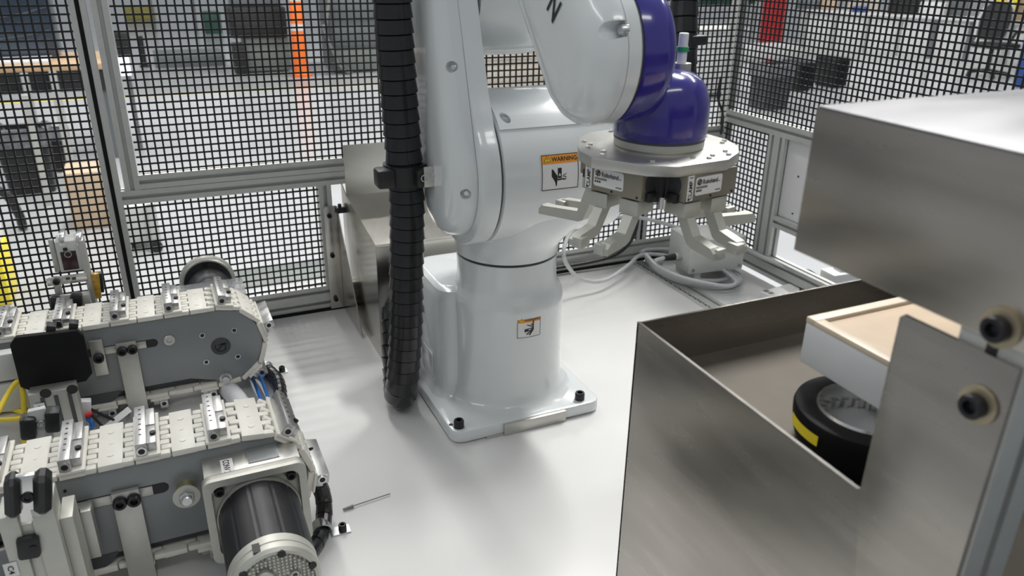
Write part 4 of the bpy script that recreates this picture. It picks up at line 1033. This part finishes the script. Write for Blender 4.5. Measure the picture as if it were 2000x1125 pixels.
cable('drain_cable', 'black cable sagging from the fence behind the gripper to the table edge', [ony(1246, 395, 1.78), ony(1245, 430, 1.775), ony(1238, 458, 1.775), ony(1222, 482, 1.775), ony(1195, 500, 1.775), ony(1150, 512, 1.78), ony(1090, 522, 1.783), ony(1040, 530, 1.785)], .0058, RUBBER)
cable('fence_cable', 'thin black cable looping down the corner post', [ony(1408, 150, 1.79), ony(1402, 190, 1.785), ony(1412, 225, 1.785), ony(1408, 262, 1.79)], .0035, RUBBER)
# power unit beside the coil
pu = thing('power_module', 'white module with black leads and label standing at the table edge', 'module', onz(1600, 560, 0))
c = onz(1612, 552, .02)
obj('module_case', B().box(c + V((.06, .0, .006)), (.11, .055, .045), Matrix.Rotation(rad(-4), 3, 'Z'), .004), WPLA, pu)
obj('module_top', B().box(c + V((.06, .0, .032)), (.05, .03, .010), Matrix.Rotation(rad(-4), 3, 'Z'), .002), WPLA, pu)
for k in range(3):
    P = [onz(1565 + k * 6, 585, .01), onz(1563 + k * 8, 545, .03), onz(1575 + k * 8, 527 + k * 6, .045), onz(1600 + k * 6, 540 + k * 4, .045), onz(1625, 555, .04)]
    obj('lead', B().tube(catmull(P, 6), .0024, 8), BLACK, pu, 'black lead')
obj('terminal', B().box(onz(1580, 553, .012), (.028, .02, .022), None, .002), mat('yellow green terminal', (.55, .55, .10), .4, var=.2, scale=60), pu, 'yellow terminal')
q0 = onz(1500, 578, .004)
lbp = obj('label_plate', B().box(q0 + V((.05, -.01, .006)), (.14, .05, .016), Matrix.Rotation(rad(8), 3, 'Z'), .001), LABELW, pu)
fn = plane_fn(q0 + V((-.014, -.028, .0142)), (1, .14, 0), (-.14, 1, 0)); b = B()
drect(b, .004, .020, .022, .036, fn, .0004, 1, 1); drect(b, .004, .020, .008, .018, fn, .0004, 1, 1)
obj('label_print', b, INKG, lbp)

# ================================================================== RIGHT INFEED CHUTE
XC = .44
ch = thing('infeed_chute', 'big brushed stainless chute with notched side and hooded top bolted to a profile post', 'chute', (.62, .4, 0))
def gx(px, py): p = onx(px, py, XC); return (p.y, p.z)
ymax = gx(1225, 860)[0]; ztop = (gx(1248, 632)[1] + gx(1680, 963)[1]) / 2
ynot = gx(1720, 780)[0]; ztall = gx(1760, 612)[1]; ynear = gx(1930, 920)[0]
pol = [(ymax, 0), (ymax, gx(1248, 632)[1]), (ynot + .002, gx(1680, 963)[1] + .001), (ynot, gx(1680, 963)[1] + .003), (ynot, ztall - .003), (ynot - .003, ztall), (ynear, ztall), (ynear, 0)]
obj('side_plate', B().prism(pol, (XC, 0, 0), (0, 1, 0), (0, 0, 1), .003, .0004), STEEL, ch, 'notched brushed side plate')
ea, eb_ = V((XC + .0015, ymax, gx(1248, 632)[1])), V((XC + .0015, ynot + .002, gx(1680, 963)[1] + .001))
obj('edge_glint_cover', B().bar(ea, eb_, .0034, .0012), mat('dull glint cover', (.22, .21, .19), .55, metal=.6, var=.2, scale=60), ch, 'dull strip added over the plate edge to cut lamp glint')  # added dull strip hides the lamp glint along the plate's top edge
obj('end_plate', B().bx(XC, .90, ymax - .003, ymax, 0, gx(1248, 632)[1]), STEEL, ch)
obj('far_side_plate', B().bx(.897, .90, ynear, ymax, 0, gx(1248, 632)[1]), STEEL, ch)
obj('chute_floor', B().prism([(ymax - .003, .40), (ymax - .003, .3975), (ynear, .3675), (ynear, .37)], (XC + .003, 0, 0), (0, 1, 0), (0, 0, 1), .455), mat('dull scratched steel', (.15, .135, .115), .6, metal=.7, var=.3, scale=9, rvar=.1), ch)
u1 = gx(1576, 340)[0]; zu0 = gx(1553, 488)[1]; zu1 = gx(1600, 205)[1]
hd = B(); hd.bx(XC - .001, XC + .002, .10, u1, zu0, zu1 - .002, .0006)
obj('hood_side', hd, STEEL, ch)
obj('hood_top', B().bx(XC - .001, .93, .10, u1, zu1 - .004, zu1, .0018), mat('smeared stainless steel', (.20, .20, .21), .42, metal=.85, var=.3, scale=7, rvar=.12, stretch=(1, 3, 1)), ch)
obj('hood_end', B().bx(XC, .93, u1 - .003, u1, zu0, zu1 - .002), STEEL, ch)
for px, py in ((1957, 640), (1912, 790)):
    c = onx(px, py, XC - .001)
    wz = obj('washer', B().cyl(c, c + V((-.0025, 0, 0)), .0125, n=32), TANZ, ch, 'yellow zinc washer')
    capbolt(c + V((-.0025, 0, 0)), (-1, 0, 0), .0082, .007, ch)
po = thing('profile_post', 'upright aluminium profile post carrying the stainless chute', 'post', (.4655, ynear + .02, 0))
extr('profile', (XC + .0035 + .0225, ynear + .0205, 0), (XC + .0035 + .0225, ynear + .0205, zu1 - .006), po, .0225, .0225)
obj('foot_plate', B().bx(.43, .50, ynear - .01, ynear + .05, -.0, .006), ALUM, po)
# parts in the chute
wb_ = onx(1575, 620, .55); wb2 = onx(1740, 706, .55); zlo = onx(1560, 705, .55).z
bl = thing('plastic_block', 'white plastic block with worn tan recessed top in the chute', 'block', (.65, .46, zlo))
obj('block_body', B().bx(.55, .897, wb2.y - .02, wb_.y, zlo, wb_.z - .004, .002), WPLA, bl)
b = B(); yb0, yb1 = wb2.y - .02, wb_.y; zt_ = wb_.z
b.bx(.55, .897, yb1 - .012, yb1, zt_ - .005, zt_ + .0015, .001); b.bx(.55, .562, yb0, yb1 - .01, zt_ - .005, zt_ + .001, .001)
obj('block_rim', b, mat('pale tan plastic', (.80, .68, .52), .4, var=.1, scale=20), bl, 'pale tan raised rim')
obj('block_top', B().bx(.558, .89, yb0 + .002, yb1 - .01, zt_ - .006, zt_ - .002), TAN, bl, 'tan recessed top')
zr = .432; rc_ = onz(1697, 798, zr); Rr = .066
rg = thing('rubber_wheel', 'black rubber ring with toothed silver core lying in the chute', 'wheel', (rc_.x, rc_.y, .385))
prof = [(.052, -.045), (.057, -.045), (.0625, -.032), (.0662, -.014), (.0668, -.005), (.0655, -.0008), (.0640, 0), (.0475, 0), (.0466, -.002), (.0465, -.045), (.052, -.045)]
obj('rubber_ring', B().lathe(prof, (rc_.x, rc_.y, zr), (0, 0, 1), 64, False, False), MATTB, rg)
obj('inner_sleeve', B().lathe([(.0470, -.001), (.0455, .0022), (.0438, .0005), (.0425, -.008), (.0428, -.040)], (rc_.x, rc_.y, zr), (0, 0, 1), 56, False, False), ALUB, rg, 'bright metal sleeve')
b = B(); tz = []
for k in range(144): rr = .0425 if (k % 6) < 3 else .0385; tz.append((rr * math.cos(k * math.pi / 72), rr * math.sin(k * math.pi / 72)))
n = len(tz); o_ = [(rc_.x + x, rc_.y + y, zr - .014) for x, y in tz]; i_ = [(rc_.x + .0428 * math.cos(k * math.pi / 72), rc_.y + .0428 * math.sin(k * math.pi / 72), zr - .014) for k in range(144)]
b.rings([i_, o_, [(x, y, z - .012) for x, y, z in o_]], False, False); obj('toothed_ring', b, ALUB, rg)
obj('core_disc', B().cyl((rc_.x, rc_.y, zr - .040), (rc_.x, rc_.y, zr - .024), .0422, n=48), WPLA, rg)
# yellow sticker on the ring wall
a1, a2 = 148, 186
b = B(); rs = [[(rc_.x + .0672 * math.cos(rad(a1 + (a2 - a1) * k / 16)), rc_.y + .0672 * math.sin(rad(a1 + (a2 - a1) * k / 16)), z) for k in range(17)] for z in (zr - .020, zr - .0095)]
b.rings(rs, False, False, False); obj('yellow_sticker', b, YELLOW, rg, 'yellow sticker')
kn = onx(1978, 1090, .50)
tag(obj('rubber_knob', B().lathe([(.008, 0), (.011, .004), (.011, .018), (.006, .024), (.004, .03)], (kn.x, kn.y, kn.z - .01), (0, 0, 1), 20), RUBBER), 'black rubber knob beside the chute post', 'knob') if False else None

# ================================================================== THE FACTORY BEYOND THE FENCE
def stand(px, py): p = fl(px, py); return p, (p - CAM).dot(fw) / FPX          # floor point, metres per pixel there
ux_, uy_ = V((1, 0, 0)), V((0, 1, 0))
# yellow tape on the floor
p0, p1_ = fl(-60, 201), fl(760, 161)
tag(obj('floor_tape', B().bx(-2.2, 4.2, 10.72, 10.86, ZF, ZF + .0015), YLINE), 'thin yellow floor tape along the aisle', 'floor tape')
p, k = stand(590, 149)
bo = thing('safety_bollard', 'orange and white banded safety bollard standing by the yellow tape', 'bollard', p)
R_ = k * 15
obj('bollard_post', B().lathe([(R_ * 1.25, 0), (R_ * 1.25, .04), (R_ * .98, .05), (R_ * .72, 1.32), (R_ * .5, 1.36)], p, (0, 0, 1), 28), MAROON, bo)
for z0_, z1_ in ((.63, .72), (1.02, 1.20)): rr = lambda z: R_ * (.98 - .26 * z / 1.32) + .003; obj('reflective_band', B().lathe([(rr(z0_), z0_), (rr(z1_), z1_)], p, (0, 0, 1), 28), DESK, bo, 'white reflective band')
p, k = stand(530, 142)
ca = thing('machine_cart', 'grey green cabinet cart with black machine on top beside the bollard', 'cart', p)
obj('cabinet', B().bx(p.x - 42 * k, p.x + 40 * k, p.y, p.y + .6, ZF + .03, ZF + 66 * k, .01), DGREEN, ca)
obj('machine_body', B().bx(p.x - 66 * k, p.x + 38 * k, p.y - .05, p.y + .6, ZF + 66 * k, ZF + 122 * k, .03), BLACK, ca)
obj('machine_top', B().bx(p.x - 58 * k, p.x + 30 * k, p.y, p.y + .5, ZF + 122 * k, ZF + 160 * k, .03), SLATE, ca)
obj('front_slot', B().bx(p.x - 60 * k, p.x + 30 * k, p.y - .055, p.y - .045, ZF + 74 * k, ZF + 96 * k, .004), INK, ca)
obj('side_unit', B().bx(p.x - 66 * k, p.x - 44 * k, p.y - .1, p.y + .3, ZF, ZF + 55 * k, .02), BLACK, ca)
p, k = stand(695, 142)
gc = thing('tool_cabinet', 'tall slate grey cabinet with hoses hung on its side', 'cabinet', p)
obj('cabinet_body', B().bx(p.x - 44 * k, p.x + 55 * k, p.y, p.y + .7, ZF + .05, ZF + 190 * k, .01), SLATE, gc)
for z_ in (42, 88, 136): obj('drawer_front', B().bx(p.x - 40 * k, p.x + 52 * k, p.y - .015, p.y, ZF + (z_ - 38) * k, ZF + z_ * k, .005), SLATE if z_ > 50 else DGREEN, gc)
for i in range(5):
    q = p + V((-(48 + i * 2) * k, -.05 - i * .03, 0)); m_ = (BLACK, INKG, BLACK, BLACK, DGREEN)[i]
    obj('hose', B().tube(catmull([q + V((.1, .05, 1.1)), q + V((0, 0, .9 - i * .05)), q + V((-.04, 0, .45 + i * .05)), q + V((.15, 0, .15)), q + V((.3, 0, .02))], 6), .022, 8), m_, gc)
p, k = stand(372, 131)
tag(obj('floor_platform', B().bx(p.x - 62 * k, p.x + 66 * k, p.y, p.y + .9, ZF, ZF + 22 * k, .01), SLATE), 'low dark platform lying flat beyond the yellow tape', 'platform')
p, k = stand(283, 131)
sp_ = thing('sign_stand', 'thin black upright stand on the pale floor', 'stand', p)
obj('stand_pole', B().cyl(p, p + V((0, 0, 58 * k)), 5 * k, n=12), BLACK, sp_); obj('stand_base', B().cyl(p, p + V((0, 0, .03)), 9 * k, n=18), BLACK, sp_)
# wooden bench on the left with draped machine
zt = -.10
q = onz(80, 140, zt); yb = q.y
be = thing('wooden_bench', 'pale wooden workbench with dark apron beyond the left mesh', 'bench', (-1.2, yb + .4, ZF))
xr_ = ony(212, 138, yb).x
obj('bench_top', B().bx(-2.4, xr_, yb, yb + .9, zt, zt + .05, .005), WOOD, be)
obj('apron', B().bx(-2.35, xr_ - .03, yb + .03, yb + .85, zt - .17, zt, .004), BLACK, be)
for x in (-2.3, xr_ - .08):
    for y in (yb + .06, yb + .8): obj('leg', B().bx(x, x + .06, y, y + .06, ZF, zt), SLATE, be)
tag(obj('bench_reflection', B().bx(-2.0, ony(100, 118, yb + .3).x, yb + .12, yb + .42, zt + .05, zt + .075, .004), WPLA), 'white strip standing in for a lamp reflection on the wooden bench', 'reflection')  # white slab laid in for the lamp strip reflected on the bench
xm = ony(112, 90, yb + .45).x
nv = thing('covered_machine', 'machine under glossy dark navy film on the wooden bench', 'machine', (-1.4, yb + .6, zt + .05))
obj('film_cover', B().box(((-2.2 + xm) / 2, yb + .66, zt + .05 + .32), (xm + 2.2, .4, .64), None, .03, 3), NAVY, nv)
for i in range(3): obj('film_fold', B().tube([(xm - .5 + i * .02, yb + .455, zt + .2 + i * .17), (xm - .2, yb + .452, zt + .24 + i * .17), (xm - .02, yb + .455, zt + .28 + i * .18)], .008, 6), NAVY, nv)
q = ony(245, 118, yb + .3)
mo_ = thing('monitor', 'small lit screen under a black hood at the bench end', 'monitor', (q.x, yb + .3, ZF))
obj('hood', B().bx(ony(226, 85, yb + .3).x, ony(252, 85, yb + .3).x, yb + .28, yb + .45, ony(240, 108, yb + .3).z, ony(240, 62, yb + .3).z, .01), BLACK, mo_)
obj('screen', B().bx(ony(229, 130, yb + .3).x, ony(254, 130, yb + .3).x, yb + .29, yb + .32, ony(240, 148, yb + .3).z, ony(240, 112, yb + .3).z, .004), SCREEN, mo_, 'lit pale screen')
obj('stand_pole', B().bx(q.x - .02, q.x + .02, yb + .33, yb + .37, ZF, ony(240, 112, yb + .3).z), SLATE, mo_)
# waste bins, stand and carton behind the left mesh
def bin_(px, py, wpx, hpx, label, m_=BLACK, bag=True):
    p, k = stand(px, py); t_ = thing('waste_bin', label, 'bin', p)
    w2, h2 = wpx * k / 2, hpx * k
    b = B(); b.rings([[(p.x + x, p.y + .2 + y, ZF + z) for x, y in rrect(-w2 * s_, w2 * s_, -w2 * s_ * .8, w2 * s_ * .8, .04)] for z, s_ in ((0, .86), (h2, 1), (h2, .93), (.06, .8))]); obj('bin_body', b, m_, t_)
    if bag:
        b = B(); rs = []
        for z, s_ in ((h2 * .74, 1.03), (h2 * .86, 1.06), (h2 * 1.01, 1.08), (h2 * 1.03, 1.0), (h2 * .9, .92)):
            rs.append([(p.x + x * (1 + .03 * math.sin(i * 2.3 + z * 30)), p.y + .2 + y * (1 + .03 * math.sin(i * 1.9)), ZF + z + .012 * math.sin(i * 1.7)) for i, (x, y) in enumerate(rrect(-w2 * s_, w2 * s_, -w2 * s_ * .8, w2 * s_ * .8, .05, 8))])
        b.rings(rs, False, False); obj('bin_liner', b, mat('grey translucent liner', (.20, .21, .23), .22, var=.5, scale=14, coat=.4), t_, 'shiny grey bin liner')
bin_(62, 385, 92, 125, 'black waste bin with shiny grey liner behind the left mesh')
bin_(124, 345, 38, 85, 'narrow black waste bin between the aluminium stand legs')
es = thing('equipment_stand', 'open aluminium stand around the waste bins', 'stand', fl(110, 392))
for px, py in ((98, 400), (152, 385), (88, 330), (140, 320)):
    p, k = stand(px, py); obj('leg', B().bx(p.x - 6 * k, p.x + 6 * k, p.y - .02, p.y + .02, ZF, ZF + .76), ALU, es)
p, k = stand(182, 447)
tag(obj('carton', B().bx(p.x - 33 * k, p.x + 36 * k, p.y, p.y + .3, ZF, ZF + 112 * k, .004), CARD), 'upright brown cardboard carton behind the left fence post', 'carton')
p, k = stand(-10, 600)
ty = thing('parts_tote', 'yellow plastic tote standing at the left fence panel', 'tote', p)
obj('tote_body', B().bx(p.x - 60 * k, p.x + 30 * k, p.y, p.y + .3, ZF, ZF + 110 * k, .01), YELLOW, ty); obj('tote_lid', B().bx(p.x - 62 * k, p.x + 26 * k, p.y + .02, p.y + .28, ZF + 110 * k, ZF + 165 * k, .01), WPLA, ty); obj('tote_label', B().bx(p.x - 10 * k, p.x + 12 * k, p.y + .0, p.y + .02, ZF + 140 * k, ZF + 172 * k), BLUET, ty)
p, k = stand(22, 452)
tag(obj('curved_handle', B().tube(catmull([p + V((-.5, .1, .25)), p + V((-.2, 0, .30)), p + V((0, 0, .26)), p + V((.06, 0, .12)), p + V((.07, 0, .012))], 8), .028, 10), BLACK), 'curved black handle tube in front of the waste bins', 'handle')
p, k = stand(292, 490)
eb = thing('wheeled_machine', 'pale grey machine base with a swivel castor behind the lower mesh', 'machine base', p)
obj('base_box', B().bx(p.x - 42 * k, p.x + 22 * k, p.y, p.y + .4, ZF + .06, ZF + 90 * k, .006), ENCL, eb); obj('base_leg', B().bx(p.x + 8 * k, p.x + 24 * k, p.y - .03, p.y, ZF + .02, ZF + 96 * k), SLATE if False else ALU, eb)
obj('castor', B().cyl((p.x + 14 * k, p.y - .05, ZF + .035), (p.x + 14 * k, p.y - .02, ZF + .035), .035, n=20), BLACK, eb)
obj('castor', B().cyl((p.x - 36 * k, p.y + .05, ZF + .035), (p.x - 36 * k, p.y + .08, ZF + .035), .035, n=20), BLACK, eb)
q0, q1 = fl(470, 566), fl(640, 530)
tag(obj('floor_band', B().bx(q0.x, q1.x + .3, q0.y, q0.y + .28, ZF, ZF + .012, .004), DGREEN), 'grey green floor band just beyond the fence foot', 'mat')  # thin grey green slab, a darker band across the floor
# beige slab stack seen through the robot's arms
p, k = stand(1010, 212)
ss = thing('carton_stack', 'stack of flat beige cartons seen under the robot elbow', 'carton stack', p)
for i in range(11): obj('carton', B().bx(p.x - (86 + (i * 7) % 5) * k, p.x + (90 - (i * 5) % 6) * k, p.y + .01 * (i % 3), p.y + .7, ZF + .062 * i, ZF + .058 + .062 * i, .004), BEIGE, ss)
# right hand side: long white bench, clutter, bins, chair
A0, A1 = fl(1560, 104), fl(2030, 146)
bd = (A1 - A0); bd.z = 0; Lb = bd.length; bd.normalize(); bn = V((bd.y, -bd.x, 0))
if bn.dot(CAM - A0) < 0: bn = -bn
wb = thing('white_bench', 'long white bench with grey uprights along the far right aisle', 'bench', A0)
Mb = Matrix((bd, -bn, V((0, 0, 1)))).transposed()
obj('bench_top', B().box(A0 + bd * Lb / 2 - bn * .35 + V((0, 0, .76)), (Lb, .75, .04), Mb, .004), DESK, wb)
np_ = 7
for i in range(np_):
    c = A0 + bd * (Lb * (i + .5) / np_)
    obj('front_panel', B().box(c - bn * .06 + V((0, 0, .38)), (Lb / np_ - .09, .02, .66), Mb, .004), DESK, wb)
    obj('upright', B().box(A0 + bd * (Lb * i / np_) - bn * .04 + V((0, 0, .37)), (.07, .07, .74), Mb), SLATE if i in (4, 5) else ALU, wb)
obj('plinth', B().box(A0 + bd * Lb / 2 + bn * .0 + V((0, 0, .05)), (Lb, .05, .10), Mb), ENCL, wb)
def on_bench(px, wid, hgt, dep, m_, name, label, cat, back=.35, zt_=.78):
    d = ray(px, 60); d.z = 0
    o = CAM.copy(); o.z = 0; a = A0 - bn * back; a.z = 0
    t_ = (a - o).dot(bn) / d.dot(bn); c = o + d * t_; c.z = ZF + zt_
    return tag(obj(name, B().box(c + V((0, 0, hgt / 2)), (wid, dep, hgt), Mb, min(.02, hgt / 6)), m_), label, cat)
on_bench(1758, .45, .42, .4, BLACK, 'bench_machine', 'black machine standing on the long white bench', 'machine')
on_bench(1678, .55, .5, .06, BEIGE, 'backboard', 'beige board leaning on the long white bench', 'board')
on_bench(1572, .40, .16, .3, SLATE, 'instrument_box', 'low slate instrument box near the red pillar on the bench', 'box')
on_bench(1612, .30, .40, .05, CARD, 'carton_board', 'brown carton between instrument box and beige board', 'carton')
on_bench(1672, .22, .10, .2, BLUEP, 'blue_case', 'small blue case lying in front of the beige board', 'case', back=.15)
on_bench(1815, .40, .22, .3, DESK, 'white_module', 'white rounded module beside the black bench machine', 'module')
on_bench(1975, .60, .60, .3, CARD, 'carton', 'brown carton standing on the bench behind the office chair', 'carton')
on_bench(1952, .35, .22, .2, YELLOW, 'yellow_box', 'yellow box in front of the brown carton on the bench', 'box', back=.05, zt_=.95)
p, k = stand(1500, 86)
rp = thing('pillar_guard', 'tall red pillar guard standing behind the bench end', 'pillar', p)
obj('pillar_body', B().bx(p.x - .02, p.x + 34 * k, p.y, p.y + .3, ZF, ZF + 1.7, .03), REDP, rp); obj('pillar_band', B().bx(p.x - .025, p.x + 34 * k + .005, p.y - .005, p.y + .305, ZF + .4, ZF + .43), REDP, rp)
p, k = stand(1500, 116)
tag(obj('white_ledge', B().bx(p.x - 1.2, p.x + .7, p.y, p.y + .4, ZF, ZF + .24, .01), DESK), 'low white ledge in front of the red pillar guard', 'ledge')
p, k = stand(1492, 192)
tag(obj('red_tube', B().cyl(p, p + V((0, 0, 74 * k)), 8 * k, n=18, bev=.01), REDP), 'red upright tube beside the black bin', 'tube')
bin_(1522, 216, 70, 84, 'charcoal waste bin with clear liner near the red upright tube', DGREY)
for px, py, w_, h_, lb in ((1572, 178, 36, 54, 'black computer tower next to the charcoal bin'), (1640, 172, 34, 56, 'black computer tower standing farther from the charcoal bin')):
    p, k = stand(px, py); c_ = thing('computer_tower', lb, 'computer', p)
    obj('case', B().bx(p.x - w_ * k / 2, p.x + w_ * k / 2, p.y, p.y + .4, ZF + .02, ZF + h_ * k, .01), BLACK, c_); obj('bezel', B().bx(p.x - w_ * k * .4, p.x + w_ * k * .4, p.y - .006, p.y, ZF + .05, ZF + h_ * k * .9, .004), MATTB, c_); obj('foot', B().bx(p.x - w_ * k * .5, p.x + w_ * k * .5, p.y + .05, p.y + .35, ZF, ZF + .025), BLACK, c_)
p, k = stand(1925, 150)
oc_ = thing('office_chair', 'black mesh office chair with pale frame in front of the white bench', 'chair', p)
obj('base_hub', B().cyl(p + V((0, 0, .08)), p + V((0, 0, .42)), .03, n=14), BLACK, oc_)
for i in range(5):
    a = i * 2 * math.pi / 5 + .3; e = p + V((.3 * math.cos(a), .3 * math.sin(a), .07)); lg_ = obj('base_leg', B().bar(p + V((0, 0, .11)), e, .05, .035), BLACK, oc_); obj('castor', B().cyl(e + V((-.015, 0, -.04)), e + V((.015, 0, -.04)), .03, n=12), BLACK, lg_)
obj('seat', B().box(p + V((.05, 0, .47)), (.5, .5, .08), None, .03), CHAIRB, oc_)
fwd = V((-.85, .1, 0)).normalized()
b = B(); rs = []
for z, w_, o2 in ((.56, .17, .0), (.66, .22, .0), (.85, .235, -.02), (1.02, .20, -.05), (1.1, .13, -.07)):
    c = p + V((-.20 + o2 * -1, -.06, z)); rs.append([c + V((dx * .5, dy, 0)) for dx, dy in ((-.03, -w_), (.03, -w_), (.05, 0), (.03, w_), (-.03, w_), (-.05, 0))])
b.rings(rs); obj('backrest', b, CHAIRB, oc_)
obj('back_frame', B().tube(catmull([p + V((-.14, -.24, .58)), p + V((-.10, -.26, .85)), p + V((-.06, -.18, 1.08)), p + V((-.05, 0, 1.15)), p + V((-.06, .18, 1.08)), p + V((-.10, .26, .85)), p + V((-.14, .24, .58))], 6), .02, 8), DESK, oc_)
for s_ in (-1, 1): obj('armrest', B().tube([p + V((-.1, s_ * .3, .5)), p + V((.02, s_ * .3, .68)), p + V((.26, s_ * .3, .69))], .022, 8), BLACK, oc_)
p, k = stand(2012, 172)
tag(obj('blue_post', B().bx(p.x - .12, p.x + .12, p.y, p.y + .2, ZF, ZF + .8, .01), BLUEP), 'blue painted steel post at the bench end', 'post')
p, k = stand(1410, 62)
cr = thing('crate_rack', 'rack of dark green crates far behind the corner post', 'rack', p)
for i in range(3):
    for j in range(2): obj('crate', B().bx(p.x - .9 + i * .6, p.x - .34 + i * .6, p.y, p.y + .5, ZF + .62 + j * .34, ZF + .92 + j * .34, .02), GREEND, cr)
obj('rack_shelf', B().bx(p.x - 1, p.x + 1, p.y - .05, p.y + .55, ZF + .56, ZF + .61), DESK, cr)
for x in (-.95, .9): obj('rack_leg', B().bx(p.x + x, p.x + x + .05, p.y, p.y + .05, ZF, ZF + 1.5), ALU, cr)
p, k = stand(1402, 190)
wc = thing('white_cabinet', 'low white cabinet beyond the back fence near the corner post', 'cabinet', p)
obj('cabinet_body', B().bx(p.x - .55, p.x + .35, p.y, p.y + .5, ZF + .06, ZF + .8, .01), DESK, wc); obj('cabinet_top', B().bx(p.x - .58, p.x + .38, p.y - .02, p.y + .52, ZF + .8, ZF + .84), ENCL, wc); obj('cabinet_plinth', B().bx(p.x - .53, p.x + .33, p.y + .03, p.y + .48, ZF, ZF + .06), SLATE, wc)
for x in (-.1,): obj('door_gap', B().bx(p.x + x - .004, p.x + x + .004, p.y - .002, p.y, ZF + .08, ZF + .78), INKG, wc)

cb_ = thing('control_box', 'dark grey control box standing beside the chute post', 'box', (.72, .12, 0))
obj('box_body', B().bx(.56, .9, .06, .2, 0, .36, .008), DGREY, cb_); obj('box_lid', B().bx(.555, .905, .055, .205, .36, .372, .003), SLATE, cb_)
obj('rubber_knob', B().lathe([(.010, 0), (.016, .004), (.016, .02), (.008, .026)], (.62, .12, .372), (0, 0, 1), 20), RUBBER, cb_)

# far clutter along the top of the view
p, k = stand(345, 62)
ft_ = thing('folding_table', 'far grey folding table beyond the dark platform', 'table', p)
obj('table_top', B().bx(p.x - 42 * k, p.x + 42 * k, p.y, p.y + .7, ZF + .72, ZF + .76, .005), SLATE, ft_)
for sx in (-1, 1): obj('leg', B().bx(p.x + sx * 38 * k - .02, p.x + sx * 38 * k + .02, p.y + .05, p.y + .1, ZF, ZF + .72), SLATE, ft_)
p, k = stand(412, 66)
tag(obj('crate', B().bx(p.x - 9 * k, p.x + 22 * k, p.y, p.y + .4, ZF, ZF + 40 * k, .02), GREEND), 'dark green crate on the floor left of the machine cart', 'crate')
p, k = stand(262, 40)
tag(obj('tool_case', B().bx(p.x - 14 * k, p.x + 40 * k, p.y, p.y + .4, ZF, ZF + 26 * k, .02), mat('olive case', (.42, .38, .10), .5, var=.15, scale=5)), 'olive yellow tool case far behind the fence posts', 'case')
on_bench(1850, .5, .45, .05, SLATE, 'divider', 'slate grey divider standing on the bench behind the white module', 'divider', back=.6)
